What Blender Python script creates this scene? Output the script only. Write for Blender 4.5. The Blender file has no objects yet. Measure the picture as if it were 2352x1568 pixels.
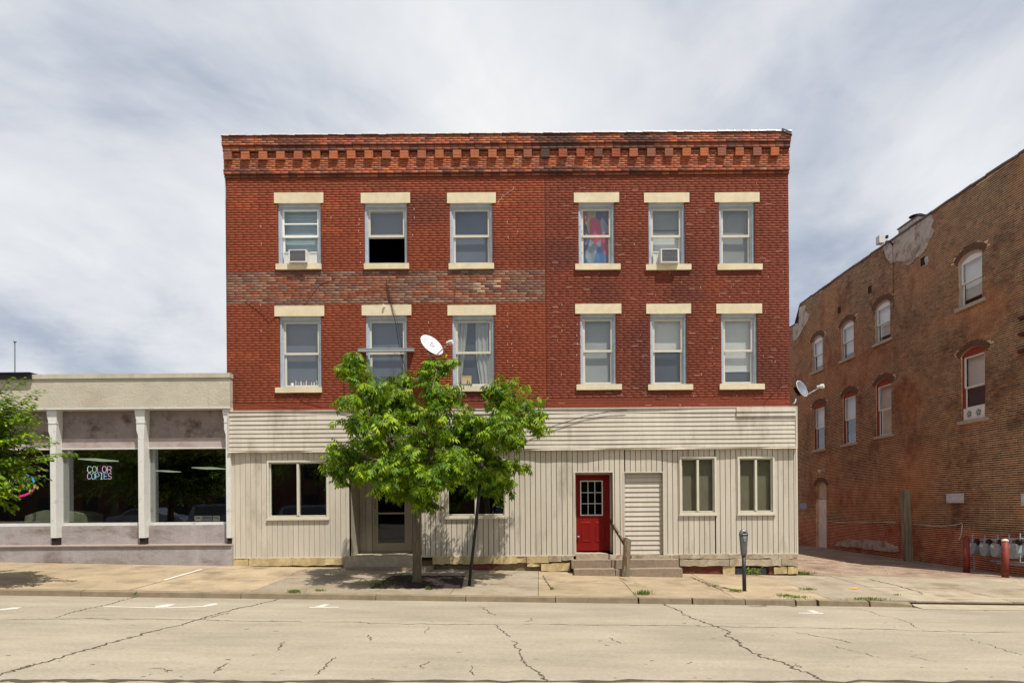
import bpy, math, random
import numpy as np
from mathutils import Vector, Matrix
R = math.radians
rnd = random.Random(7)
nr = np.random.RandomState(11)
scene = bpy.context.scene
COL = scene.collection

# ------------------------------------------------------------------ camera
F, U0, V0, TH, EYE, F0 = 1502.7, 1240.0, 1157.0, 0.008, 1.75, 17.15
cam_d = bpy.data.cameras.new('camera')
cam_d.sensor_width = 36.0
cam_d.lens = 36.0 * F / 2352.0
cam_d.shift_x = -(U0 - 1176) / 2352.0
cam_d.shift_y = (V0 - 784) / 2352.0
cam_d.clip_start, cam_d.clip_end = 0.1, 3000
cam = bpy.data.objects.new('camera', cam_d)
COL.objects.link(cam)
cam.matrix_world = Matrix.Translation((0, 0, EYE)) @ Matrix.Rotation(R(90), 4, 'X') @ Matrix.Rotation(-TH, 4, 'Z')
scene.camera = cam

# ------------------------------------------------------------------ light
SUN = Vector((0.28, -0.37, 1.0)).normalized()
sd = bpy.data.lights.new('sun', 'SUN')
sd.energy, sd.angle, sd.color = 5.0, R(0.53), (1.0, 0.95, 0.87)
sun = bpy.data.objects.new('sun', sd)
COL.objects.link(sun)
sun.rotation_euler = SUN.to_track_quat('Z', 'Y').to_euler()
sun.location = (10, -10, 30)

world = bpy.data.worlds.new('World')
scene.world = world
world.use_nodes = True
wn, wl = world.node_tree.nodes, world.node_tree.links
wn.clear()
def N(t, **k):
    n = wn.new(t)
    for a, b in k.items():
        setattr(n, a, b)
    return n
def wmath(op, a, b=None, clamp=False):
    n = N('ShaderNodeMath', operation=op, use_clamp=clamp)
    for i, s in enumerate((a, b)):
        if s is None: continue
        if isinstance(s, (int, float)): n.inputs[i].default_value = s
        else: wl.new(s, n.inputs[i])
    return n.outputs[0]
def wmix(f, a, b):
    n = N('ShaderNodeMix', data_type='RGBA')
    for s, i in ((f, 0), (a, 6), (b, 7)):
        if isinstance(s, (int, float)): n.inputs[i].default_value = s
        elif isinstance(s, tuple): n.inputs[i].default_value = s + (1,)
        else: wl.new(s, n.inputs[i])
    return n.outputs[2]
sky = N('ShaderNodeTexSky', sky_type='NISHITA')
sky.sun_disc = False
sky.sun_elevation = math.asin(SUN.z)
sky.sun_rotation = math.atan2(SUN.x, SUN.y)
sky.air_density, sky.dust_density, sky.ozone_density = 1.0, 1.5, 1.0
tc = N('ShaderNodeTexCoord')
sep = N('ShaderNodeSeparateXYZ'); wl.new(tc.outputs['Generated'], sep.inputs[0])
zc = wmath('ADD', wmath('MAXIMUM', sep.outputs[2], 0.0), 0.16)
px, py = wmath('DIVIDE', sep.outputs[0], zc), wmath('DIVIDE', sep.outputs[1], zc)
cmb = N('ShaderNodeCombineXYZ'); wl.new(px, cmb.inputs[0]); wl.new(py, cmb.inputs[1])
def wnoise(scale, detail, rough, dist, loc, sc, rot=0.0):
    mp = N('ShaderNodeMapping'); mp.inputs['Location'].default_value = loc
    mp.inputs['Scale'].default_value = sc; mp.inputs['Rotation'].default_value = (0, 0, rot)
    wl.new(cmb.outputs[0], mp.inputs[0])
    n = N('ShaderNodeTexNoise'); n.inputs['Scale'].default_value = scale
    n.inputs['Detail'].default_value = detail; n.inputs['Roughness'].default_value = rough
    n.inputs['Distortion'].default_value = dist
    wl.new(mp.outputs[0], n.inputs['Vector'])
    return n.outputs[0]
n1 = wnoise(1.05, 12, 0.56, 0.5, (3.1, 1.7, 0), (1.0, 0.8, 1), 0.45)
n2 = wnoise(0.38, 3, 0.5, 0.2, (7.3, 4.4, 0), (1, 0.8, 1), 0.0)
n3 = wnoise(3.0, 12, 0.6, 0.6, (1.3, 9.4, 0), (1.0, 0.7, 1), 0.7)
mixn = wmath('ADD', wmath('ADD', wmath('MULTIPLY', wmath('SUBTRACT', n1, .5), 1.05), wmath('ADD', wmath('MULTIPLY', wmath('SUBTRACT', n2, .5), 0.4), .535)), wmath('MULTIPLY', wmath('SUBTRACT', n3, .5), 0.30))
def bump(u, v, width, amt):      # a brighter or darker bank of cloud standing in one direction of the sky
    x, z = (u - U0) / F, (V0 - v) / F
    d = Vector((x, 1, z)).normalized()
    dot = N('ShaderNodeVectorMath', operation='DOT_PRODUCT')
    nrm = N('ShaderNodeVectorMath', operation='NORMALIZE'); wl.new(tc.outputs['Generated'], nrm.inputs[0])
    wl.new(nrm.outputs[0], dot.inputs[0]); dot.inputs[1].default_value = d
    e = wmath('MULTIPLY', wmath('SUBTRACT', dot.outputs['Value'], 1.0), 2.0 / (width * width))
    g = wmath('POWER', 2.718, e)
    return wmath('MULTIPLY', g, amt)
val = mixn
for b in ((1080, 240, 0.20, 0.21), (700, 330, 0.2, 0.07), (100, 400, 0.28, 0.08), (200, 60, 0.22, -0.03), (1250, 70, 0.16, -0.10),
          (1930, 560, 0.13, -0.10), (2150, 330, 0.16, 0.08), (60, 760, 0.3, 0.02), (1700, 200, 0.3, 0.02), (1450, 290, 0.18, .12)):
    val = wmath('ADD', val, bump(*b))
ramp = N('ShaderNodeValToRGB'); wl.new(val, ramp.inputs[0])
cr = ramp.color_ramp
cr.elements[0].position, cr.elements[0].color = 0.36, (0.38, 0.45, 0.58, 1)
cr.elements[1].position, cr.elements[1].color = 0.84, (1.0, 1.0, 1.0, 1)
for p_, c_ in ((0.46, (0.51, 0.565, 0.67, 1)), (0.54, (0.65, 0.69, 0.765, 1)), (0.63, (0.79, 0.815, 0.86, 1)), (0.73, (0.88, 0.90, 0.93, 1))):
    e = cr.elements.new(p_); e.color = c_
cl = N('ShaderNodeVectorMath', operation='SCALE'); wl.new(ramp.outputs[0], cl.inputs[0]); cl.inputs[3].default_value = 9.8
skyc = wmix(0.93, sky.outputs[0], cl.outputs[0])
# below the horizon only the dull ground colour
hz = wmath('GREATER_THAN', sep.outputs[2], -0.02)
skyc = wmix(hz, (1.6, 1.5, 1.4), skyc)
bg = N('ShaderNodeBackground'); bg.inputs['Strength'].default_value = 0.086
wl.new(skyc, bg.inputs['Color'])
wo = N('ShaderNodeOutputWorld'); wl.new(bg.outputs[0], wo.inputs[0])

vs = scene.view_settings
vs.view_transform, vs.look, vs.exposure, vs.gamma = 'Standard', 'None', 0.2, 1.0
vs.use_curve_mapping = False
scene.cycles.use_denoising = True
scene.cycles.max_bounces = 8
scene.cycles.transparent_max_bounces = 12

# ------------------------------------------------------------------ photo to place
def ray(u, v):
    x, y = u - U0, V0 - v
    return (x + y * TH) / F, (y - x * TH) / F
def P(u, v, Y=F0):
    a, b = ray(u, v)
    return Vector((a * Y, Y, EYE + b * Y))
def LX(u, v=1157, Y=F0): return P(u, v, Y).x
def LZ(v, u=1240, Y=F0): return P(u, v, Y).z
def gz(x, y):
    """height of the pavement, alley and yard; street falls to the right"""
    xc = max(-40.0, min(40.0, x))
    t = min(1.0, max(0.0, (F0 - y) / 4.05))
    return -(0.0257 + (0.021 - 0.0257) * t) * xc - 0.112 * t
CURB = 13.1
def rz(x, y):
    xc = max(-40.0, min(40.0, x))
    yy = y if y > 6.9 else 13.8 - y
    return -0.021 * xc - 0.112 - 0.105 + 0.012 * (CURB - yy)
def G(u, v, fn=gz):
    a, b = ray(u, v)
    Y = 15.0
    for _ in range(30):
        Y = (fn(a * Y, Y) - EYE) / b
    return Vector((a * Y, Y, fn(a * Y, Y)))

# ------------------------------------------------------------------ materials
def S(r, g, b, k=1.0):
    def f(c):
        c /= 255.0
        return (c / 12.92 if c <= 0.04045 else ((c + 0.055) / 1.055) ** 2.4) * k
    return (f(r), f(g), f(b))
MATS = {}
def mat(name, col, rough=0.8, var=0.15, scale=3.0, bump=0.0, bscale=40.0, spec=0.3, metal=0.0,
        src=None, col2=None, c2pos=(0.5, 0.62), c2scale=1.5, stretch=(1, 1, 1), trans=0.0, emit=None, speck=0.0, sscale=70.0, streak=0.0, streak_s=(.25, 3, 1)):
    if name in MATS: return MATS[name]
    m = bpy.data.materials.new(name); m.use_nodes = True
    MATS[name] = m
    nt = m.node_tree; n, l = nt.nodes, nt.links
    b = n['Principled BSDF']
    b.inputs['Roughness'].default_value = rough
    b.inputs['Metallic'].default_value = metal
    b.inputs['Specular IOR Level'].default_value = spec
    if emit:
        b.inputs['Emission Color'].default_value = emit[0] + (1,); b.inputs['Emission Strength'].default_value = emit[1]
    geo = n.new('ShaderNodeNewGeometry')
    mp = n.new('ShaderNodeMapping'); mp.inputs['Scale'].default_value = stretch
    l.new(geo.outputs['Position'], mp.inputs[0])
    def noise(sc, det=4, ro=0.6):
        t = n.new('ShaderNodeTexNoise'); t.inputs['Scale'].default_value = sc
        t.inputs['Detail'].default_value = det; t.inputs['Roughness'].default_value = ro
        l.new(mp.outputs[0], t.inputs['Vector']); return t.outputs[0]
    def mixc(f, a, c):
        t = n.new('ShaderNodeMix'); t.data_type = 'RGBA'
        for s, i in ((f, 0), (a, 6), (c, 7)):
            if isinstance(s, (int, float)): t.inputs[i].default_value = s
            elif isinstance(s, tuple): t.inputs[i].default_value = s + (1,)
            else: l.new(s, t.inputs[i])
        return t
    if src == 'attr':
        a = n.new('ShaderNodeAttribute'); a.attribute_name = 'piece_color'; base = a.outputs['Color']
    elif src == 'object':
        a = n.new('ShaderNodeObjectInfo'); base = a.outputs['Color']
    else: base = col
    if col2 is not None:
        mr = n.new('ShaderNodeMapRange'); mr.inputs[1].default_value, mr.inputs[2].default_value = c2pos
        l.new(noise(c2scale, 6, 0.65), mr.inputs[0])
        base = mixc(mr.outputs[0], base, col2).outputs[2]
    if var > 0:
        mr = n.new('ShaderNodeMapRange'); mr.inputs[1].default_value, mr.inputs[2].default_value = 0.3, 0.7
        mr.inputs[3].default_value, mr.inputs[4].default_value = 1 - var, 1 + var
        l.new(noise(scale, 8, 0.65), mr.inputs[0])
        t = n.new('ShaderNodeVectorMath'); t.operation = 'SCALE'
        if isinstance(base, tuple): t.inputs[0].default_value = base
        else: l.new(base, t.inputs[0])
        l.new(mr.outputs[0], t.inputs[3]); base = t.outputs[0]
    def scaled(base, f, lo, hi, amt):
        mr = n.new('ShaderNodeMapRange'); mr.inputs[1].default_value, mr.inputs[2].default_value = lo, hi
        mr.inputs[3].default_value, mr.inputs[4].default_value = 1 - amt, 1 + amt * .8
        l.new(f, mr.inputs[0])
        t = n.new('ShaderNodeVectorMath'); t.operation = 'SCALE'
        if isinstance(base, tuple): t.inputs[0].default_value = base
        else: l.new(base, t.inputs[0])
        l.new(mr.outputs[0], t.inputs[3]); return t.outputs[0]
    if speck > 0: base = scaled(base, noise(sscale, 2, .8), .35, .65, speck)
    if streak > 0:
        m2 = n.new('ShaderNodeMapping'); m2.inputs['Scale'].default_value = streak_s
        l.new(geo.outputs['Position'], m2.inputs[0])
        t2 = n.new('ShaderNodeTexNoise'); t2.inputs['Scale'].default_value = 1.6; t2.inputs['Detail'].default_value = 9; t2.inputs['Roughness'].default_value = .7
        l.new(m2.outputs[0], t2.inputs['Vector']); base = scaled(base, t2.outputs[0], .3, .7, streak)
    if isinstance(base, tuple): b.inputs['Base Color'].default_value = base + (1,)
    else: l.new(base, b.inputs['Base Color'])
    if bump > 0:
        bn = n.new('ShaderNodeBump'); bn.inputs['Strength'].default_value = bump; bn.inputs['Distance'].default_value = 0.01
        l.new(noise(bscale, 5, 0.6), bn.inputs['Height']); l.new(bn.outputs[0], b.inputs['Normal'])
    if trans > 0:
        tr = n.new('ShaderNodeBsdfTranslucent')
        if isinstance(base, tuple): tr.inputs[0].default_value = base + (1,)
        else: l.new(base, tr.inputs[0])
        mx = n.new('ShaderNodeMixShader'); mx.inputs[0].default_value = trans
        l.new(b.outputs[0], mx.inputs[1]); l.new(tr.outputs[0], mx.inputs[2])
        l.new(mx.outputs[0], n['Material Output'].inputs[0])
    return m
def glass_mat(name, tint=0.8, refl=0.05, rough=0.02, bumpy=0.0):
    m = bpy.data.materials.new(name); m.use_nodes = True; MATS[name] = m
    n, l = m.node_tree.nodes, m.node_tree.links
    n.clear()
    tr = n.new('ShaderNodeBsdfTransparent'); tr.inputs[0].default_value = (tint, tint * 1.01, tint, 1)
    gl = n.new('ShaderNodeBsdfGlossy'); gl.inputs['Roughness'].default_value = rough
    gl.inputs[0].default_value = (0.9, 0.95, 1, 1)
    fr = n.new('ShaderNodeFresnel'); fr.inputs[0].default_value = 1.5
    ad = n.new('ShaderNodeMath'); ad.operation = 'ADD'; ad.inputs[1].default_value = refl; ad.use_clamp = True
    l.new(fr.outputs[0], ad.inputs[0])
    gg = n.new('ShaderNodeNewGeometry'); iv = n.new('ShaderNodeMath'); iv.operation = 'SUBTRACT'; iv.inputs[0].default_value = 1.0; l.new(gg.outputs['Backfacing'], iv.inputs[1])
    ml = n.new('ShaderNodeMath'); ml.operation = 'MULTIPLY'; l.new(ad.outputs[0], ml.inputs[0]); l.new(iv.outputs[0], ml.inputs[1]); ad = ml
    mx = n.new('ShaderNodeMixShader'); l.new(ad.outputs[0], mx.inputs[0])
    l.new(tr.outputs[0], mx.inputs[1]); l.new(gl.outputs[0], mx.inputs[2])
    if bumpy:
        t = n.new('ShaderNodeTexNoise'); t.inputs['Scale'].default_value = 1.3
        g = n.new('ShaderNodeNewGeometry'); l.new(g.outputs['Position'], t.inputs['Vector'])
        bn = n.new('ShaderNodeBump'); bn.inputs['Strength'].default_value = bumpy; bn.inputs['Distance'].default_value = 0.05
        l.new(t.outputs[0], bn.inputs['Height']); l.new(bn.outputs[0], gl.inputs['Normal'])
    o = n.new('ShaderNodeOutputMaterial'); l.new(mx.outputs[0], o.inputs[0])
    return m
K = 1.0
M_brick = mat('brick_set', None, 0.85, 0.14, 7, 0.4, 60, src='attr', speck=.12, sscale=55)
M_brick1 = mat('brick_single', None, 0.85, 0.14, 7, 0.4, 60, src='object', speck=.12, sscale=55)
M_mort_main = mat('painted_mortar', S(106, 54, 34), 0.9, 0.3, 6, 0.4, 80, col2=S(150, 96, 74), c2pos=(0.60, 0.72), c2scale=6)
M_mort_alley = mat('tan_mortar', S(214, 184, 144), 0.95, 0.3, 3, 0.4, 80, col2=S(140, 104, 80), c2pos=(0.5, 0.66), c2scale=0.7)
M_stone = mat('limestone_lintel', S(212, 199, 168), 0.85, 0.12, 6, 0.35, 35, col2=S(200, 180, 140), c2pos=(0.55, 0.75), c2scale=3)
M_found = mat('foundation_stone', None, 0.9, 0.25, 7, 1.0, 16, src='object')
M_siding = mat('siding', None, 0.55, 0.07, 2.0, 0.15, 120, speck=.05, sscale=90, streak=.10, streak_s=(5, 5, .35), src='object', col2=S(140, 128, 110), c2pos=(0.58, 0.80), c2scale=1.2, stretch=(1, 1, 0.35))
M_trim = mat('cream_trim', S(200, 194, 176), 0.5, 0.08, 6, 0.1, 50)
M_white = mat('white_paint', S(210, 210, 204), 0.5, 0.08, 5, 0.2, 40, col2=S(168, 168, 160), c2pos=(0.58, 0.72), c2scale=5)
M_frame = mat('weathered_blue_grey_frame', S(168, 178, 190), 0.6, 0.15, 6, 0.2, 50)
M_wframe = mat('white_sash', S(226, 226, 218), 0.5, 0.06, 6)
M_glass = glass_mat('window_glass', 0.90, 0.06, 0.03, 0.02)
M_sglass = glass_mat('shop_glass', 0.8, 0.10, 0.0, 0.008)
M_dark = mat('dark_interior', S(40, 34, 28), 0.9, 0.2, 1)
M_black = mat('black_metal', S(30, 30, 33), 0.45, 0.15, 8)
M_roof = mat('tar_roof', S(60, 58, 56), 0.9, 0.2, 2)
M_steel = mat('galvanised_steel', S(150, 155, 158), 0.45, 0.15, 6, metal=0.4)
M_red = mat('red_door_paint', S(122, 20, 16), 0.6, 0.12, 3, 0.05, 20, spec=.15)
M_conc = mat('sidewalk_concrete', None, 0.9, 0.16, 1.6, 0.35, 90, src='object', col2=S(128, 112, 90), c2pos=(0.48, 0.68), c2scale=1.1, speck=.22, sscale=45)
M_step = mat('step_granite', S(138, 122, 104), 0.9, 0.22, 12, 0.6, 60)
M_road = mat('road_concrete', S(155, 145, 127), 0.9, 0.12, 1.2, 0.35, 70, col2=S(142, 132, 115), c2pos=(0.42, 0.70), c2scale=0.5, stretch=(0.5, 1.2, 1), speck=.14, sscale=38, streak=.08, streak_s=(.12, 2.2, 1))
M_kerb = mat('kerb_concrete', S(128, 114, 92), 0.9, 0.2, 4, 0.6, 50)
M_crack = mat('crack_dirt', S(78, 68, 56), 0.95, 0.3, 12)
M_dirt = mat('alley_gravel', S(150, 130, 110), 0.95, 0.22, 2.2, 0.9, 50, col2=S(120, 98, 82), c2pos=(0.45, 0.65), c2scale=1.4)
M_line = mat('worn_road_paint', S(196, 192, 182), 0.7, 0.1, 8)

# ------------------------------------------------------------------ mesh helpers
class MB:
    def __init__(s): s.v, s.f, s.mi, s.c = [], [], [], []
    def face(s, pts, m=0):
        i = len(s.v); s.v += [tuple(p) for p in pts]; s.f.append(tuple(range(i, i + len(pts)))); s.mi.append(m)
    def box(s, x0, x1, y0, y1, z0, z1, m=0):
        i = len(s.v)
        s.v += [(x0, y0, z0), (x1, y0, z0), (x1, y1, z0), (x0, y1, z0), (x0, y0, z1), (x1, y0, z1), (x1, y1, z1), (x0, y1, z1)]
        for q in ((0, 3, 2, 1), (4, 5, 6, 7), (0, 1, 5, 4), (1, 2, 6, 5), (2, 3, 7, 6), (3, 0, 4, 7)):
            s.f.append(tuple(i + k for k in q)); s.mi.append(m)
        return s
    def hexa(s, p, m=0):     # eight corners in box order
        i = len(s.v); s.v += [tuple(q) for q in p]
        for q in ((0, 3, 2, 1), (4, 5, 6, 7), (0, 1, 5, 4), (1, 2, 6, 5), (2, 3, 7, 6), (3, 0, 4, 7)):
            s.f.append(tuple(i + k for k in q)); s.mi.append(m)
        return s
    def prism(s, poly, y0, y1, m=0):    # polygon in x,z pushed from y0 to y1
        n = len(poly); i = len(s.v)
        s.v += [(x, y0, z) for x, z in poly] + [(x, y1, z) for x, z in poly]
        s.f.append(tuple(i + k for k in range(n))); s.mi.append(m)
        s.f.append(tuple(i + n + k for k in reversed(range(n)))); s.mi.append(m)
        for k in range(n):
            a, b = i + k, i + (k + 1) % n
            s.f.append((b, a, a + n, b + n)); s.mi.append(m)
        return s
    def tube(s, pts, rad, n=6, m=0, cap=True):
        pts = [Vector(p) for p in pts]
        if isinstance(rad, (int, float)): rad = [rad] * len(pts)
        base = len(s.v); up = None
        for k, p in enumerate(pts):
            t = (pts[min(k + 1, len(pts) - 1)] - pts[max(k - 1, 0)])
            if t.length < 1e-9: t = Vector((0, 0, 1))
            t.normalize()
            if up is None:
                up = Vector((1, 0, 0)) if abs(t.x) < 0.8 else Vector((0, 1, 0))
            a = (up - t * up.dot(t)).normalized(); up = a; b = t.cross(a)
            for j in range(n):
                w = 2 * math.pi * j / n
                s.v.append(tuple(p + (a * math.cos(w) + b * math.sin(w)) * rad[k]))
        for k in range(len(pts) - 1):
            for j in range(n):
                q = base + k * n
                s.f.append((q + j, q + (j + 1) % n, q + n + (j + 1) % n, q + n + j)); s.mi.append(m)
        if cap:
            s.f.append(tuple(base + j for j in reversed(range(n)))); s.mi.append(m)
            q = base + (len(pts) - 1) * n
            s.f.append(tuple(q + j for j in range(n))); s.mi.append(m)
        return s
    def mesh(s, name, mats, smooth=False):
        me = bpy.data.meshes.new(name)
        me.from_pydata(s.v, [], s.f)
        if not isinstance(mats, (list, tuple)): mats = [mats]
        for m in mats: me.materials.append(m)
        if len(mats) > 1: me.polygons.foreach_set('material_index', s.mi)
        if smooth: me.polygons.foreach_set('use_smooth', [True] * len(me.polygons))
        me.update()
        return me
    def obj(s, name, mats, parent=None, smooth=False, color=None):
        return link(name, s.mesh(name, mats, smooth), parent, color)
def link(name, data, parent=None, color=None):
    o = bpy.data.objects.new(name, data); COL.objects.link(o)
    if parent is not None: o.parent = parent
    if color is not None: o.color = tuple(color) + (1,)
    return o
def thing(name, label, cat, loc=(0, 0, 0), rz_=0.0, group=None):
    o = bpy.data.objects.new(name, None); COL.objects.link(o)
    o.location = loc; o.rotation_euler = (0, 0, rz_); o.empty_display_size = 0.2
    o['label'] = label; o['category'] = cat
    if group: o['group'] = group
    return o
def tag(o, label, cat, group=None):
    o['label'] = label; o['category'] = cat
    if group: o['group'] = group
    return o
def box(name, m, parent, *a, color=None):
    return MB().box(*a).obj(name, m, parent, color=color)

def subtract(r, holes, horizontal=True):
    """rectangle minus holes -> rectangles"""
    x0, x1, z0, z1 = r
    hs = [h for h in holes if h[0] < x1 - 1e-6 and h[1] > x0 + 1e-6 and h[2] < z1 - 1e-6 and h[3] > z0 + 1e-6]
    if not hs: return [r]
    xs = sorted({x0, x1} | {e for h in hs for e in h[:2] if x0 < e < x1})
    out = []
    for a, b in zip(xs, xs[1:]):
        c = (a + b) / 2
        segs = [(z0, z1)]
        for h in hs:
            if h[0] <= c <= h[1]:
                ns = []
                for s, t in segs:
                    if h[2] > s: ns.append((s, min(t, h[2])))
                    if h[3] < t: ns.append((max(s, h[3]), t))
                segs = [q for q in ns if q[1] - q[0] > 0.008]
        for s, t in segs: out.append((a, b, s, t))
    return [q for q in out if q[1] - q[0] > 0.012]

def vnoise(x, z, s, seed):
    x = np.asarray(x) * s + seed * 17.3; z = np.asarray(z) * s + seed * 9.1
    xi, zi = np.floor(x).astype(int), np.floor(z).astype(int)
    fx, fz = x - xi, z - zi
    fx, fz = fx * fx * (3 - 2 * fx), fz * fz * (3 - 2 * fz)
    def h(a, b):
        t = np.sin(a * 127.1 + b * 311.7 + seed * 74.7) * 43758.5453
        return t - np.floor(t)
    return (h(xi, zi) * (1 - fx) + h(xi + 1, zi) * fx) * (1 - fz) + (h(xi, zi + 1) * (1 - fx) + h(xi + 1, zi + 1) * fx) * fz

BL, BH, JO = 0.212, 0.0645, 0.009
def lay(x0, x1, z0, z1, holes=(), bl=BL, bh=None, jx=.003, jz=.008):
    n = max(1, round((z1 - z0) / BH)); bh = bh or (z1 - z0) / n
    out = []
    for k in range(n):
        a, b = z0 + k * bh + jz / 2, z0 + (k + 1) * bh - jz / 2
        off = (k % 2) * bl / 2 + (0.35 * bl if k % 6 == 5 else 0)
        x = x0 - off
        rowh = [h for h in holes if h[2] < b and h[3] > a]
        while x < x1:
            p, q = max(x0, x + jx / 2 + rnd.uniform(-.001, .001)), min(x1, x + bl - jx / 2)
            x += bl
            if q - p < 0.015: continue
            out += subtract((p, q, a, b), rowh)
    return np.array(out)
def brick_mesh(name, rects, cols, y, depth, parent, jitter=0.002, skip=None, mat_=None):
    n = len(rects)
    yf = y - depth - nr.uniform(-jitter, jitter, n)
    x0, x1, z0, z1 = rects.T
    yb = np.full(n, y + 0.012)
    # slightly bevelled front: front rectangle inset by 2 mm
    e = 0.002
    V = np.empty((n, 8, 3))
    for k, (X, Y, Z) in enumerate(((x0, yb, z0), (x1, yb, z0), (x1, yb, z1), (x0, yb, z1),
                                   (x0 + e, yf, z0 + e), (x1 - e, yf, z0 + e), (x1 - e, yf, z1 - e), (x0 + e, yf, z1 - e))):
        V[:, k, 0], V[:, k, 1], V[:, k, 2] = X, Y, Z
    q = np.array([(4, 5, 6, 7), (0, 1, 5, 4), (1, 2, 6, 5), (2, 3, 7, 6), (3, 0, 4, 7)])
    Fc = (np.arange(n)[:, None, None] * 8 + q[None]).reshape(-1, 4)
    me = bpy.data.meshes.new(name)
    me.vertices.add(n * 8); me.vertices.foreach_set('co', V.ravel())
    me.loops.add(len(Fc) * 4); me.loops.foreach_set('vertex_index', Fc.ravel())
    me.polygons.add(len(Fc)); me.polygons.foreach_set('loop_start', np.arange(len(Fc)) * 4)
    me.update(calc_edges=True)
    at = me.attributes.new('piece_color', 'FLOAT_COLOR', 'FACE')
    c = np.repeat(np.c_[cols, np.ones(n)], 5, axis=0)
    at.data.foreach_set('color', c.ravel())
    me.materials.append(mat_ or M_brick)
    o = link(name, me, parent); o['kind'] = 'stuff'
    return o
_ub = None
def brick_single(rect, col, y, depth, parent, name='brick'):
    global _ub
    if _ub is None:
        e = 0.02
        m = MB(); m.hexa([(0, 0, 0), (1, 0, 0), (1, 1, 0), (0, 1, 0), (e * .4, 0, 1), (1, 0, 1), (1, 1, 1), (0, 1, 1)])
        m = MB(); m.hexa([(.01, 0, .03), (.99, 0, .03), (1, 1, 0), (0, 1, 0), (.01, 0, .97), (.99, 0, .97), (1, 1, 1), (0, 1, 1)])
        _ub = m.mesh('brick', M_brick1)
    o = bpy.data.objects.new(name, _ub); COL.objects.link(o); o.parent = parent
    yf = y - depth - rnd.uniform(-.002, .002)
    o.location = (rect[0], yf, rect[2]); o.scale = (rect[1] - rect[0], y + 0.012 - yf, rect[3] - rect[2])
    o.color = tuple(col) + (1,)
    return o
def wall_holes(mb, x0, x1, z0, z1, y, holes, depth, m=0):
    """wall skin with openings and their reveals"""
    xs = sorted({x0, x1} | {e for h in holes for e in h[:2] if x0 < e < x1})
    for a, b in zip(xs, xs[1:]):
        c = (a + b) / 2
        segs = [(z0, z1)]
        for h in holes:
            if h[0] <= c <= h[1]:
                ns = []
                for s, t in segs:
                    if h[2] > s: ns.append((s, min(t, h[2])))
                    if h[3] < t: ns.append((max(s, h[3]), t))
                segs = [q for q in ns if q[1] > q[0] + 1e-4]
        for s, t in segs: mb.face([(a, y, s), (b, y, s), (b, y, t), (a, y, t)], m)
    for h in holes:
        a, b, s, t = h[:4]
        mb.face([(a, y, s), (a, y, t), (a, y + depth, t), (a, y + depth, s)], m)
        mb.face([(b, y, t), (b, y, s), (b, y + depth, s), (b, y + depth, t)], m)
        mb.face([(a, y, t), (b, y, t), (b, y + depth, t), (a, y + depth, t)], m)
        mb.face([(b, y, s), (a, y, s), (a, y + depth, s), (b, y + depth, s)], m)

def frame_rect(mb, x0, x1, z0, z1, w, y0, y1, m=0, wt=None, wb=None):
    wt = w if wt is None else wt; wb = w if wb is None else wb
    mb.box(x0, x0 + w, y0, y1, z0, z1, m); mb.box(x1 - w, x1, y0, y1, z0, z1, m)
    mb.box(x0 + w, x1 - w, y0 + .001, y1, z1 - wt, z1, m); mb.box(x0 + w, x1 - w, y0 + .001, y1, z0, z0 + wb, m)

M_shade = {}
def shade_mat(key):
    if key in M_shade: return M_shade[key]
    c = {'white': S(242, 242, 238), 'grey': S(150, 150, 152), 'light': S(218, 218, 214), 'blue': S(190, 214, 220), 'dark': S(78, 82, 90),
         'slate': S(112, 118, 130), 'olive': S(150, 143, 120), 'cream': S(214, 212, 196)}[key]
    M_shade[key] = mat('shade_' + key, c, 0.9, 0.10, 1.5, stretch=(1, 1, 0.6))
    return M_shade[key]
def louvre(name, m, parent, x0, x1, y, z0, z1, pitch=0.035):
    mb = MB(); z = z1
    while z > z0 + pitch * .5:
        mb.face([(x0, y + .012, z), (x1, y + .012, z), (x1, y - .004, z - pitch), (x0, y - .004, z - pitch)])
        z -= pitch
    return mb.obj(name, m, parent)

# ================================================================== GROUND
xs_ = [-900, -200, -60, -40] + list(range(-36, 37, 4)) + [40, 60, 200, 900]
def sheet(name, xs, ys, fn, m, kind='structure', parent=None):
    mb = MB(); nx, ny = len(xs), len(ys)
    for y in ys:
        for x in xs: mb.v.append((x, y, fn(x, y)))
    for j in range(ny - 1):
        for i in range(nx - 1):
            mb.f.append((j * nx + i, j * nx + i + 1, (j + 1) * nx + i + 1, (j + 1) * nx + i)); mb.mi.append(0)
    o = mb.obj(name, m, parent)
    if kind: o['kind'] = kind
    return o
M_ground = mat('town_ground', S(140, 128, 108), 0.95, 0.2, 0.5, 0.3, 20)
sheet('ground', xs_, [-900, -60, -10, 0, 5, 10, 13, 14, 17, 24, 60, 900], lambda x, y: -0.021 * max(-40, min(40, x)) - 0.62, M_ground)
alley = sheet('alley_ground', [7.2, 8, 9, 10, 11, 12, 13, 14.2], [F0 - .02, 18.5, 20, 23, 27, 31, 36, 45], lambda x, y: gz(x, y) - 0.004 + 0.012 * math.sin(x * 3 + y), M_dirt)
road = sheet('road', [-45 + 3 * i for i in range(31)], [0.7, 3, 5, 6.9, 8, 10, 11.5, CURB - .006], rz, M_road)
sheet('far_sidewalk', [-45, -20, 0, 20, 45], [-30, -4, 0.7], lambda x, y: rz(x, 0.7) + 0.02, mat('lot_concrete', S(150, 142, 126), 0.9, 0.2, 2, 0.3, 40))

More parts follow.
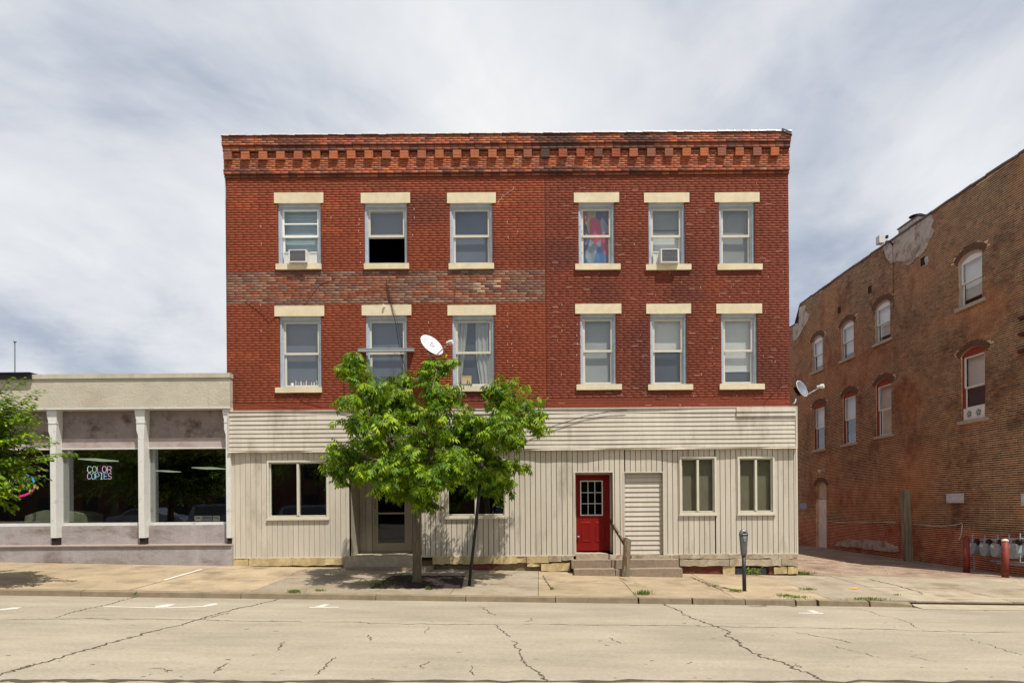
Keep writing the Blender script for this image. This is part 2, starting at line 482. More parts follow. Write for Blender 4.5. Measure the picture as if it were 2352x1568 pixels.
# sidewalk bed and slabs
side = sheet('sidewalk', [-45, -30, -20, -10, 0, 7.4, 14, 45], [CURB + .1, 14, 15, 16, F0 + .5], lambda x, y: gz(x, y) - 0.03, M_crack)
pit = [G(900, 1322), G(1067, 1322), G(1061, 1350.5), G(849, 1350.5)]
pitx0, pitx1, pity0, pity1 = pit[3].x + .25, pit[1].x, pit[2].y + .02, pit[0].y
def slab(x0, x1, y0, y1, c, dz=0.0, name='slab'):
    g_ = 0.006
    mb = MB(); nx = max(1, int((x1 - x0) / .8))
    for i in range(nx):
        a = x0 + g_ + (x1 - x0 - 2 * g_) * i / nx; b = x0 + g_ + (x1 - x0 - 2 * g_) * (i + 1) / nx
        p = [(a, y0 + g_, gz(a, y0) - .05), (b, y0 + g_, gz(b, y0) - .05), (b, y1 - g_, gz(b, y1) - .05), (a, y1 - g_, gz(a, y1) - .05),
             (a, y0 + g_, gz(a, y0) + dz), (b, y0 + g_, gz(b, y0) + dz), (b, y1 - g_, gz(b, y1) + dz), (a, y1 - g_, gz(a, y1) + dz)]
        mb.hexa(p)
    return mb.obj(name, M_conc, side, color=c)
joints = [-19.5, -17.2, -15, -12.8, -10.6, -8.35, -5.9, pitx0, pitx1, -0.05, 1.95, 3.95, 5.9, 7.6, 9.6, 11.7, 13.9, 16, 18.5]
tan, gry = S(160, 142, 115), S(149, 137, 118)
midy = 15.15
for a, b in zip(joints, joints[1:]):
    for r_, (y0, y1) in enumerate(((CURB + .16, midy), (midy, F0 + .1))):
        base = tan if (a < -6 or (a > -0.1 and a < 5.5)) else gry
        if a >= 7.5: base = S(158, 146, 124)
        k = rnd.uniform(.90, 1.08)
        c = tuple(q * k for q in base)
        if abs(a - pitx0) < .01:
            if r_ == 0:
                slab(a, b, pity1, midy, c, name='slab'); slab(a, b, y0, pity0, c) if pity0 - y0 > .05 else None
            else: slab(a, b, y0, y1, S(140, 132, 118))
            continue
        slab(a, b, y0, y1, c, rnd.uniform(-.004, .004))
# alley apron slopes over the missing kerb
ap = sheet('driveway_apron', [7.5 + i * .7 for i in range(14)], [CURB - .3, CURB + .05, CURB + .2, 13.8], lambda x, y: (rz(x, y) + .006) if y < CURB - .1 else (rz(x, CURB) + .02 if y < CURB + .1 else (gz(x, y) - .02 if y < 13.5 else gz(x, y) + .006)),
           mat('apron_concrete', S(158, 146, 124), 0.9, 0.12, 3, 0.4, 70))
# kerb stones
kerb = sheet('kerb', [-45, -20, 0, 7.4], [CURB, CURB + .15], lambda x, y: gz(x, y) - 0.09, M_crack)
kx = [-20, -17.6, -14.8, -12.1, -9.2, -6.0, -3.3, -1.5, 0.3, 1.95, 3.05, 4.1, 5.1, 5.55, 6.6, 7.45]
for i, (a, b) in enumerate(zip(kx, kx[1:])):
    g_ = 0.008 + (0.02 if i in (9, 12, 13) else 0)
    d = [rnd.uniform(-.012, .008) for _ in range(4)]
    if i == len(kx) - 2: d = [0, -.06, -.06, 0]
    h = lambda x, y: gz(x, y)
    mb = MB(); nseg = 5
    for s in range(nseg):
        p, q = a + g_ + (b - a - 2 * g_) * s / nseg, a + g_ + (b - a - 2 * g_) * (s + 1) / nseg
        d0 = d[0] + (d[1] - d[0]) * s / nseg; d1 = d[0] + (d[1] - d[0]) * (s + 1) / nseg
        w0, w1 = rnd.uniform(0, .012), rnd.uniform(0, .012)
        mb.hexa([(p, CURB - .015, rz(p, CURB) - .05), (q, CURB - .015, rz(q, CURB) - .05), (q, CURB + .155, gz(q, CURB) - .1), (p, CURB + .155, gz(p, CURB) - .1),
                 (p, CURB + w0, gz(p, CURB) + d0), (q, CURB + w0, gz(q, CURB) + d1), (q, CURB + .155, gz(q, CURB + .15) + d1 * .4 + .006), (p, CURB + .155, gz(p, CURB + .15) + d0 * .4 + .006)])
    mb.obj('kerb_stone', M_kerb, kerb)

# cracks: jagged recessed-looking dirt seams, painted marks
def ribbon(name, pts, w, fn, m, parent, dz=0.004, jag=0.022, taper=True, sub=9):
    P3 = [G(u, v, fn) for u, v in pts]
    L = []
    for a, b in zip(P3, P3[1:]):
        for k in range(sub):
            t = k / sub
            p = a.lerp(b, t)
            if k or L: p = p + Vector((rnd.gauss(0, jag), rnd.gauss(0, jag), 0))
            L.append(p)
    L.append(P3[-1])
    mb = MB(); n = len(L)
    for k, p in enumerate(L):
        t = (L[min(k + 1, n - 1)] - L[max(k - 1, 0)]).normalized()
        s = Vector((-t.y, t.x, 0)); ww = w * rnd.uniform(.35, 1.3)
        if taper: ww *= min(1, (min(k, n - 1 - k) + .6) / 3)
        for sg in (-1, 1):
            q = p + s * ww * sg * .5
            mb.v.append((q.x, q.y, fn(q.x, q.y) + dz))
    for k in range(n - 1): mb.f.append((2 * k, 2 * k + 1, 2 * k + 3, 2 * k + 2)); mb.mi.append(0)
    return mb.obj(name, m, parent)
def LC(pts): return [(x * .5, 1263 + y * .5) for x, y in pts]
def RC(pts): return [(1176 + x * .5, 1263 + y * .5) for x, y in pts]
CR = [
 (LC([(0,575),(140,530),(300,485),(470,435),(600,400),(750,360),(850,340),(930,310),(1000,292),(1100,265),(1200,245),(1300,220),(1380,203)]), .05),
 (LC([(0,565),(100,540),(170,520)]), .03), (LC([(930,318),(1000,300),(1060,285)]), .03),
 (LC([(255,310),(330,285),(400,268),(470,255),(540,237),(600,220),(665,204)]), .035),
 (LC([(0,320),(200,316),(500,315),(900,318),(1100,325),(1400,328),(1650,330),(1700,335),(2050,340),(2352,340)]), .03),
 (RC([(0,338),(300,342),(700,345),(1000,350),(1350,357),(1700,362),(2000,375),(2352,378)]), .03),
 (RC([(590,222),(640,238),(690,245),(775,280),(800,300),(850,320),(920,345),(1000,372),(985,395),(1040,420),(1060,440),(1150,490),(1250,515),(1300,540),(1380,575),(1450,605)]), .045),
 (RC([(1290,520),(1340,542)]), .03),
 (LC([(2200,255),(2240,280),(2275,300)]), .025), (LC([(2270,340),(2300,370),(2345,400)]), .03),
 (RC([(0,415),(30,460),(45,505),(90,540),(130,570),(150,605)]), .035),
 (RC([(1390,262),(1600,270),(1700,300),(1800,322),(1870,358)]), .02), (RC([(1300,375),(1400,395),(1500,410),(1570,430)]), .02),
 (RC([(1450,435),(1600,470),(1700,495)]), .018), (RC([(2065,400),(2180,430),(2290,465),(2350,482)]), .02),
 (LC([(1540,490),(1500,530),(1440,580)]), .025), (LC([(1045,515),(1010,540),(975,565)]), .022), (LC([(1690,385),(1705,415)]), .03),
 (LC([(1305,420),(1290,440),(1270,460)]), .028), (RC([(2100,260),(2200,282)]), .022), (RC([(1650,274),(1900,276),(2150,280)]), .014),
 (LC([(1975,350),(1950,385)]), .016), (LC([(1970,510),(1930,545)]), .02), (RC([(440,400),(500,430)]), .022), (RC([(60,330),(90,320),(88,310)]), .016),
 (LC([(690,540),(770,548),(760,560)]), .02), (RC([(1830,485),(1960,515)]), .014), (LC([(2165,530),(2180,575)]), .02)]
for pts, w in CR: ribbon('crack', pts, w * .62, rz, M_crack, road)
M_asph = mat('asphalt_lane', S(132, 126, 114), 0.95, 0.3, 5, 0.6, 60)
ribbon('lane_joint', [(0, 1563), (300, 1562), (700, 1564), (1200, 1563), (1800, 1565), (2352, 1566)], .10, rz, M_crack, road, taper=False, jag=.02, sub=12)
# small chips and pits
for _ in range(70):
    u, v = rnd.uniform(0, 2352), rnd.uniform(1420, 1560)
    a = rnd.uniform(5, 14)
    ribbon('chip', [(u, v), (u + a, v + rnd.uniform(-1, 1))], rnd.uniform(.012, .035), rz, M_crack, road, jag=.01, sub=3)
M_stain = mat('oil_stain', S(118, 112, 100), 0.85, 0.3, 9)
for pts, w in ((RC([(640,236),(760,240),(860,240)]), .12), (RC([(1090,256),(1200,252),(1310,257)]), .10), (RC([(800,246),(960,250)]), .08), (RC([(2130,242),(2190,242)]), .1)):
    ribbon('stain', pts, w, rz, M_stain, road, .003, jag=.05)
def paint(poly, fn=rz, parent=road):
    mb = MB(); mb.v = [tuple(G(u, v, fn) + Vector((0, 0, .004 if fn is rz else .006))) for u, v in poly]
    mb.f = [tuple(range(len(poly)))]; mb.mi = [0]
    return mb.obj('paint_mark', M_line, parent)
for q in ([(235,1393),(380,1396.5),(378,1394.6),(240,1391.5)], [(357,1391),(385,1387),(404,1387),(383,1394),(357,1394)],
          [(383,1396.2),(470,1393.2),(468,1391.2),(383,1394.4)], [(470,1393),(502,1387.5),(495,1384.6),(480,1387),(462,1391.6)],
          [(710,1395),(780,1395),(776,1393),(712,1393)], [(722,1392.8),(745,1387),(757,1387),(744,1392.8)],
          [(0,1401),(38,1398),(51,1394),(30,1394.5),(0,1398.5)], [(1832,1408),(1894,1409),(1889,1406.5),(1836,1406.5)], [(1868,1406.2),(1884,1406.2),(1868,1401),(1852,1401)]):
    paint(q)
pm = paint([(375,1331),(380,1332.5),(467,1307),(460,1306.5)], gz, side)
# sidewalk cracks
for pts, w in (([(1246,1321),(1252,1331),(1260,1342),(1270,1354)], .03), ([(1585,1323),(1608,1334),(1640,1347),(1662,1356)], .035), ([(1608,1334),(1650,1345),(1690,1355)], .015),
               ([(1990,1328),(2050,1342),(2110,1358),(2120,1364)], .03), ([(1420,1325),(1445,1335)], .02), ([(1455,1337),(1470,1342)], .02),
               ([(655,1325),(690,1312),(720,1300)], .012), ([(704,1345),(715,1335)], .014)):
    ribbon('crack', pts, w, gz, M_crack, side, .008, jag=.015)

# ================================================================== MAIN BRICK BUILDING
B = thing('brick_building', 'three storey red brick building with cream siding around its ground floor', 'building', (0, F0, 0))
def zz(v, u=1240): return LZ(v, u)
XL, XR = LX(519, 600), LX(1812, 600)
XSEAM = LX(1252, 600)
ZS = 4.19                     # top of siding / foot of brickwork
ZC = zz(399)                  # foot of the cornice
ZT = zz(307)
W = []   # windows: frame u0,u1,v0,v1 ; lintel ; sill ; style
W.append(((638,737,470,607),(630,743,443,467),(635,739,607,620),'blue'))
W.append(((837,935,470,607),(829,942,443,467),(837,940,606,619),'open'))
W.append(((1033,1131,470,607),(1027,1139,443,467),(1031,1135,606,619),'slate'))
W.append(((1329,1411,468,608),(1318,1422,443,465.5),(1321,1425,607.5,620.5),'cloth'))
W.append(((1490,1573,468,608),(1479,1583,443,465.5),(1483,1587,608,621),'grey2'))
W.append(((1652,1733,468,608),(1641,1744,442.5,465),(1647,1750,607.5,620.5),'grey'))
W.append(((642,738,729,890),(631,745,702.5,726.5),(634,740,890,902),'bottles'))
W.append(((840,935,727,889),(831,945,700.5,724.5),(835,941,889,901),'slate'))
W.append(((1039,1135,726,888),(1028,1139,700.5,724.5),(1033,1142,887,899),'curtain'))
W.append(((1333,1415,723.5,883),(1321,1427,698,720.5),(1324,1428,883,895.5),'grey'))
W.append(((1494,1577,723.5,883),(1484,1587,698,720.5),(1488,1591,883,895.5),'half'))
W.append(((1657,1739,722.5,883),(1645,1750,697.5,720),(1652,1755,882,894.5),'twothird'))
def rect(u0, u1, v0, v1):
    um, vm = (u0 + u1) / 2, (v0 + v1) / 2
    return (LX(u0, vm), LX(u1, vm), LZ(v1, um), LZ(v0, um))
holes_w, holes_b = [], []
for fr, li, si, st in W:
    r, l_, s_ = rect(*fr), rect(*li), rect(*si)
    holes_w.append((r[0], r[1], s_[3] - .01, l_[2] + .005))
    holes_b += [(r[0] - .006, r[1] + .006, s_[3], l_[2]), tuple(np.array(l_) + (-.006, .006, -.006, .006)), tuple(np.array(s_) + (-.006, .006, -.006, .006))]

# --- colours of the bricks
LETTERS = [(80,130,90,550),(190,300,210,290),(380,460,170,290),(490,525,270,360),(710,770,240,290),(720,760,380,440),(830,860,240,430),(1110,1140,200,410),(1320,1360,160,360),(1240,1260,340,410),(1430,1450,310,420),(1580,1640,200,440),(1780,1830,280,370)]
LET = [(505.3 + a * .1693, 505.3 + b * .1693, 604.8 + c * .1693, 604.8 + d * .1693, 0) for a, b, c, d in LETTERS]
LETTERS2 = [(225,390,220,470,0),(440,480,200,380,0),(555,705,160,270,0),(560,700,430,480,0),(760,775,190,400,0),(1000,1050,230,330,0),(1120,1180,230,400,0),(1250,1400,250,300,1),(1250,1380,310,390,1),(1480,1600,230,380,1),(1760,1840,230,400,0),(1940,2230,240,410,0)]
LET += [(872.8 + a * .1693, 872.8 + b * .1693, 604.8 + c * .1693, 604.8 + d * .1693, k) for a, b, c, d, k in LETTERS2]
LET = [(LX(a, 650), LX(b, 650), LZ(d, (a + b) / 2), LZ(c, (a + b) / 2), k) for a, b, c, d, k in LET]
BANDT, BANDB = zz(621, 900), zz(699, 900)
def lerp(a, b, t): return np.asarray(a)[None, :] * (1 - t[:, None]) + np.asarray(b)[None, :] * t[:, None]
def sm(x, a, b): 
    t = np.clip((x - a) / (b - a), 0, 1); return t * t * (3 - 2 * t)
def main_cols(r):
    x, z = (r[:, 0] + r[:, 1]) / 2, (r[:, 2] + r[:, 3]) / 2
    n = len(r); rv = nr.rand(n)
    left = x < XSEAM
    base = np.where(left[:, None], np.array(S(130, 62, 38)), np.array(S(119, 58, 40)))
    nz = vnoise(x, z, .7, 1) * .6 + vnoise(x, z, 2.3, 2) * .4
    c = base * (0.86 + .34 * nz)[:, None] * (1 + nr.uniform(-.09, .09, n))[:, None]
    # places where the paint has gone and orange brick shows
    o = sm(vnoise(x * .6, z * 2.2, 1.5, 3) + .22 * rv, .84, 1.0) * np.where(left, 1, .35)
    c = lerp_rows(c, S(164, 80, 46), o * .6)
    # grime
    g = sm(vnoise(x, z, .9, 5), .62, .9) * .45
    c = lerp_rows(c, S(70, 42, 38), g)
    low = sm(-z, -(zz(905) + .0), -(zz(930))) * .35
    c = lerp_rows(c, S(142, 64, 46), low)
    for fr_, li_, si_, st_ in W:
        r_s = rect(*si_); cxs, wds = (r_s[0] + r_s[1]) / 2, (r_s[1] - r_s[0]) / 2
        g = np.exp(-((x - cxs) / wds) ** 4) * np.exp(-np.clip(r_s[2] - z, 0, 9) / .35) * (z < r_s[2]) * (.35 + .3 * vnoise(x, z * .3, 4, 41))
        c = lerp_rows(c, S(78, 46, 38), g * .55)
        ge = np.exp(-(np.abs(np.abs(x - cxs) - wds) / .10) ** 2) * (z > r_s[3]) * (z < r_s[3] + 1.9) * .4
        c = lerp_rows(c, S(84, 46, 36), ge * vnoise(x, z, 2.2, 44) * (~left))
    # ghost sign band
    band = left & (z < BANDT) & (z > BANDB)
    bc = np.array([S(138, 76, 54), S(144, 90, 68), S(124, 70, 50), S(148, 104, 82), S(120, 86, 68)])[nr.randint(0, 5, n)]
    bc = bc * (0.8 + .4 * vnoise(x, z, 1.3, 8))[:, None]
    edge = band & ((z > BANDT - .17) | (z < BANDB + .17))
    grey = np.array([S(124, 98, 84), S(110, 92, 82), S(140, 116, 98), S(96, 72, 66)])[nr.randint(0, 4, n)]
    m = np.zeros(n)
    for a, b, c0, d0, k in LET:
        inb = (x > a - .06) & (x < b + .06) & (z > c0) & (z < d0)
        m[inb] = .75 + .2 * k
    light = np.array(S(178, 150, 124))
    m[edge] = .55 + .4 * rv[edge]
    m = np.where(band, np.maximum(m, .25 * (rv > .75)), 0)
    bc = bc * (1 - m[:, None]) + grey * m[:, None]
    for a, b, c0, d0, k in LET:
        if k:
            inb = (x > a) & (x < b) & (z > c0) & (z < d0) & (rv > .3)
            bc[inb] = light * (.8 + .3 * rv[inb])[:, None]
    c[band] = bc[band]
    return c
def lerp_rows(c, t, w): return c * (1 - w[:, None]) + np.asarray(t)[None, :] * w[:, None]
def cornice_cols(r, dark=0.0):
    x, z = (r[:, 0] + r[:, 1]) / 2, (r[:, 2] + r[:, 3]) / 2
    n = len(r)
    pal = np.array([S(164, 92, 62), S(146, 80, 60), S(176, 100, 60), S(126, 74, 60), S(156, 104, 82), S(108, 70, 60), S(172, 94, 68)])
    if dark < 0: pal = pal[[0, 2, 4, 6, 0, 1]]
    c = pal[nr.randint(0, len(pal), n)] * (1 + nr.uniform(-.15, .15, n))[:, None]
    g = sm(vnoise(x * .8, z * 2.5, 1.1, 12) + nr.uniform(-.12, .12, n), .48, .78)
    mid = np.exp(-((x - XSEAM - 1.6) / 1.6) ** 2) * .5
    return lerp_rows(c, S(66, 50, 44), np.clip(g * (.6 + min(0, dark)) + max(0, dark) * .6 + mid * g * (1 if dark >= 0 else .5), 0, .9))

# --- wall skin, shell, interior
sk = MB()
wall_holes(sk, XL, XR, ZS - 1.1, ZT - .12, 0, holes_w, 0.16)
wall = sk.obj('wall', M_mort_main, B)
sh = MB()
DEP = 18.0
sh.box(XL, XL + .3, .17, DEP, -.8, ZT - .3); sh.box(XR - .3, XR, .17, DEP, -.8, ZT - .3); sh.box(XL + .3, XR - .3, DEP - .3, DEP, -.8, ZT - .3)
sh.obj('side_wall', mat('side_brick', S(120, 62, 46), 0.9, 0.3, 4, 0.5, 30), B)
fl = MB(); fl.box(XL + .3, XR - .3, .3, DEP - .3, 4.0, 4.2); fl.box(XL + .3, XR - .3, .3, DEP - .3, zz(655) - .1, zz(655) + .1); fl.box(XL + .3, XR - .3, .3, DEP - .3, .1, .3)
fl.box(XL + .3, XR - .3, 6, 6.2, .3, ZT - .5)
fl.obj('floor_slab', M_dark, B)
rf = MB(); rf.box(XL + .01, XR - .01, .18, DEP, ZT - .3, ZT - .14); rf.obj('roof', M_roof, B)
# --- wall bricks
rects = lay(XL, XR, ZS, ZC, holes_b + [(XSEAM - .006, XSEAM + .006, 0, 20)])
cols = main_cols(rects)
near = np.argsort(rects[:, 2] + 1000 * ((rects[:, 1] - rects[:, 0]) < .19))[:300]
msk = np.ones(len(rects), bool); msk[near] = False
brick_mesh('brick_courses', rects[msk], cols[msk], 0, .005, B)
for i in near: brick_single(rects[i], cols[i], 0, .005, B)
# --- cornice
cx0, cx1 = XL - .02, XR + .02
zb = {k: zz(v) for k, v in dict(step0=404.5, mould0=398, mould1=386, den_base=367, den0=366, den1=348, under=341, frieze1=314, top=306).items()}
cor = MB()
def band(z0, z1, proj, dark=0.0, ext=0.0, xa=None, xb=None):
    a, b = (cx0 - ext, cx1 + ext) if xa is None else (xa, xb)
    cor.box(a + .004, b - .004, -proj, .02, z0 + .002, z1 - .002)
    rr = lay(a, b, z0, z1, jx=.008)
    return rr, cornice_cols(rr, dark), -proj
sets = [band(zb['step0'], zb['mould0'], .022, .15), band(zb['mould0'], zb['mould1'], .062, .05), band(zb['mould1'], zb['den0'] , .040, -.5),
        band(zb['den0'], zb['den1'] , .040, -.3), band(zb['under'], zb['under'] + .075, .085, .5), band(zb['den1'] + .004, zb['under'] - .002, .098, .9), band(zb['under'] + .075, zb['frieze1'], .11, .02, .02), band(zb['frieze1'], zb['frieze1'] + .03, .125, .9, .03)]  # bricks over the dentils darkened: frieze shadow and dirt in the colour
cor.obj('cornice_core', M_mort_main, B)
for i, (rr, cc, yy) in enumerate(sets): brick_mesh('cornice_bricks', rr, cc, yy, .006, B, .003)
x = LX(527, 357)
k = 0
while x < cx1 - .05:
    w_ = .215
    if x - .1 < cx1 - .22:
        hh = zb['den1'] - zb['den0']
        mb = MB()
        for q in range(3):
            a, b = zb['den0'] + hh * q / 3 + .003, zb['den0'] + hh * (q + 1) / 3 - .003
            mb.box(x - w_ / 2 + rnd.uniform(-.004, .004), x + w_ / 2, -.118 - rnd.uniform(0, .006), -.035, a, b)
        c = rnd.choice([S(174, 98, 62), S(160, 92, 64), S(140, 88, 70), S(166, 98, 62)])
        if XSEAM - .2 < x < XSEAM + 2.2: c = rnd.choice([S(110, 70, 54), S(80, 62, 54), S(150, 78, 52)])
        mb.obj('dentil', M_brick1, B, color=c)
    x += .460
# coping tiles along the roof edge
M_cop = mat('coping_tile', S(178, 176, 172), 0.4, 0.2, 5, 0.3, 30, spec=0.5, col2=S(110, 104, 98), c2pos=(0.56, 0.70), c2scale=1.0)
x = cx0 - .03
cm = MB(); pts = []
for j in range(7):
    w_ = math.pi * j / 6; pts.append((-.21 + (.17 - .17 * math.cos(w_)), .085 * math.sin(w_)))
i0 = 0
for s_, (xa, sc) in enumerate(((0, 1.12), (.03, 1.12), (.031, 1.0), (.212, .94))):
    for (yy, z_) in pts: cm.v.append((xa, -.21 + (yy + .21) * 1.0 - (sc - 1) * .05, z_ * sc))
for s_ in range(3):
    for j in range(6): cm.f.append((s_ * 7 + j, s_ * 7 + j + 1, (s_ + 1) * 7 + j + 1, (s_ + 1) * 7 + j)); cm.mi.append(0)
cm.f.append(tuple(range(7))); cm.mi.append(0); cm.f.append(tuple(range(27, 20, -1))); cm.mi.append(0)
cop = cm.mesh('coping_tile', M_cop, False)
zcop = zb['frieze1'] + .025
while x < cx1 - .05:
    o = link('coping_tile', cop, B); o.location = (x, .07 + rnd.uniform(-.008, .008), zcop + rnd.uniform(-.006, .006)); o.rotation_euler = (0, rnd.uniform(-.02, .02), 0)
    x += .2155
mb = MB(); mb.box(cx0 - .02, cx1 + .02, -.07, .16, ZT - .35, zcop + .004); mb.obj('parapet_core', M_roof, B)
mb = MB(); mb.hexa([(cx1 - .22, -.15, zcop - .02), (cx1 + .04, -.15, zcop - .12), (cx1 + .04, .2, zcop - .12), (cx1 - .22, .2, zcop - .02), (cx1 - .22, -.14, zcop + .07), (cx1 + .0, -.14, zcop - .01), (cx1 + .0, .2, zcop - .01), (cx1 - .22, .2, zcop + .07)])
mb.obj('roof_flashing', M_black, B)

# --- windows
def cloth_mat():
    m = bpy.data.materials.new('patterned_cloth'); m.use_nodes = True
    n, l = m.node_tree.nodes, m.node_tree.links
    g = n.new('ShaderNodeNewGeometry'); mp = n.new('ShaderNodeMapping'); mp.inputs['Scale'].default_value = (3.2, 1, 1.7); mp.inputs['Rotation'].default_value = (0, .35, 0)
    mp.inputs['Location'].default_value = (.5, 0, .3)
    l.new(g.outputs['Position'], mp.inputs[0])
    t = n.new('ShaderNodeTexVoronoi'); t.inputs['Scale'].default_value = 1.3; l.new(mp.outputs[0], t.inputs['Vector'])
    r = n.new('ShaderNodeValToRGB'); cr = r.color_ramp; cr.interpolation = 'CONSTANT'
    cr.elements[0].position, cr.elements[0].color = 0, S(60, 66, 96) + (1,)
    cr.elements[1].position, cr.elements[1].color = .2, S(70, 120, 170) + (1,)
    for p_, c_ in ((.36, S(196, 60, 96)), (.55, S(150, 156, 170)), (.68, S(200, 60, 80)), (.8, S(176, 170, 90)), (.9, S(92, 80, 130))):
        e = cr.elements.new(p_); e.color = c_ + (1,)
    s = n.new('ShaderNodeSeparateColor'); l.new(t.outputs['Color'], s.inputs[0]); l.new(s.outputs[0], r.inputs[0])
    l.new(r.outputs[0], n['Principled BSDF'].inputs['Base Color']); n['Principled BSDF'].inputs['Roughness'].default_value = .9
    return m
M_cloth = cloth_mat()
M_curt = mat('white_curtain', S(206, 206, 202), 0.9, 0.08, 4, trans=.3)
def drape(name, parent, x0, x1, y, z0, z1, pinch, m, n=26):
    """curtain: pinch(t)-> (left,right) fractions at height t (0 bottom,1 top)"""
    mb = MB(); rows = 12
    for j in range(rows + 1):
        t = j / rows; a, b = pinch(t); a, b = x0 + (x1 - x0) * a, x0 + (x1 - x0) * b
        for i in range(n + 1):
            s = i / n
            mb.v.append((a + (b - a) * s, y + .018 * math.sin(s * 22 + .6 * math.sin(t * 3)), z0 + (z1 - z0) * t))
    for j in range(rows):
        for i in range(n):
            q = j * (n + 1) + i; mb.f.append((q, q + 1, q + n + 2, q + n + 1)); mb.mi.append(0)
    return mb.obj(name, m, parent, smooth=True)
def sash_window(root, r, ztop, zbot, style, Mo=M_frame, Mi=M_trim, y=0.07, mid=None):
    """r: x0,x1,z0,z1 of the outer frame. window > frame, sash, pane, blind ..."""
    x0, x1, z0, z1 = r
    wd = MB(); frame_rect(wd, x0, x1, zbot, ztop, .05, y - .02, y + .08, wt=.085, wb=.03)
    frame_rect(wd, x0 + .05, x1 - .05, zbot + .03, ztop - .085, .03, y + .015, y + .08, wt=.03, wb=.02)
    win = wd.obj('window', Mo, root)
    ix0, ix1, iz0, iz1 = x0 + .08, x1 - .08, zbot + .05, ztop - .115
    zm = mid if mid else (iz0 + iz1) / 2 + .02
    sb = MB(); frame_rect(sb, ix0, ix1, zm - .035, iz1, .05, y + .045, y + .075, wb=.06); sb.obj('upper_sash', Mi, win)
    lowz = iz0 if style != 'open' else zm - .16
    if style == 'open':
        sb = MB(); frame_rect(sb, ix0, ix1, zm - .05, iz1 - .02, .045, y + .08, y + .105, wb=.05); sb.obj('lower_sash', Mi, win)
    else:
        sb = MB(); frame_rect(sb, ix0 + .004, ix1 - .004, iz0, zm, .05, y + .078, y + .105, wt=.03, wb=.05); sb.obj('lower_sash', Mi, win)
        box('pane', M_glass, win, ix0 + .05, ix1 - .05, y + .09, y + .094, iz0 + .045, zm - .03)
    box('pane', M_glass, win, ix0 + .046, ix1 - .046, y + .058, y + .062, zm + .02, iz1 - .046)
    by = y + .17
    def bl(key, a=iz0, b=iz1): box('roller_blind', shade_mat(key), win, ix0 - .02, ix1 + .02, by, by + .01, a, b + .05)
    if style == 'blue':
        louvre('slatted_blind', shade_mat('blue'), win, ix0, ix1, by, iz0, iz1 + .05)
        box('storm_rail', M_wframe, win, ix0 + .05, ix1 - .05, y + .03, y + .045, zm + .30, zm + .335)
    elif style == 'open': bl('slate', zm)
    elif style == 'slate': bl('slate')
    elif style == 'cloth':
        drape('patterned_curtain', win, ix0 - .02, ix1 + .02, by, iz0, iz1 + .05, lambda t: (0, 1), M_cloth); bl_ = None
    elif style == 'grey2': bl('grey', zm); bl('light', iz0, zm - .02); box('blind_hem', shade_mat('dark'), win, ix0, ix1, by - .006, by - .001, zm + .18, zm + .21)
    elif style == 'grey': louvre('slatted_blind', shade_mat('light'), win, ix0, ix1, by, iz0, iz1 + .05, .02)
    elif style == 'light': bl('light')
    elif style == 'bottles': bl('slate'); 
    elif style == 'curtain':
        bl('dark'); drape('curtain', win, ix0, ix1, by - .05, iz0, iz1 + .05, lambda t: (0, .34 - .22 * (1 - t) ** 1.2), M_curt)
        drape('curtain', win, ix0, ix1, by - .05, iz0, iz1 + .05, lambda t: (.55 + .28 * max(0, .45 - t), 1), M_curt)
    elif style == 'half': bl('light', zm - .05); bl('dark', iz0, zm - .06)
    elif style == 'twothird': bl('light', iz0 + .36); bl('dark', iz0, iz0 + .29); box('blind_hem', M_wframe, win, ix0, ix1, by - .015, by - .001, iz0 + .33, iz0 + .36)
    return win, (ix0, ix1, iz0, iz1, zm, by)
def rough_box(name, m, parent, x0, x1, y0, y1, z0, z1, j=.006, color=None, nx=5):
    mb = MB()
    prev = None
    for i in range(nx + 1):
        x = x0 + (x1 - x0) * i / nx
        a, b, c, d = [rnd.uniform(-j, j) for _ in range(4)]
        sec = [(x, y0 + a, z0 + b), (x, y0 + c, z1 + d), (x, y1, z1 + d), (x, y1, z0 + b)]
        k = len(mb.v); mb.v += sec
        if i:
            for q in range(4):
                r_ = (q + 1) % 4
                mb.f.append((k - 4 + q, k - 4 + r_, k + r_, k + q)); mb.mi.append(0)
        else: mb.f.append((k + 3, k + 2, k + 1, k)); mb.mi.append(0)
    k = len(mb.v); mb.f.append((k - 4, k - 3, k - 2, k - 1)); mb.mi.append(0)
    return mb.obj(name, m, parent, color=color)
WI = []
for fr, li, si, st in W:
    r, l_, s_ = rect(*fr), rect(*li), rect(*si)
    mi = M_wframe if st == 'blue' else M_trim
    win, info = sash_window(B, r, l_[2] + .004, s_[3] - .012, st, Mi=mi)
    WI.append((win, info))
    rough_box('lintel', M_stone, B, l_[0], l_[1], -.022, .1, l_[2], l_[3], .003)
    rough_box('sill', M_stone, B, s_[0], s_[1], -.06, .1, s_[2], s_[3], .003)
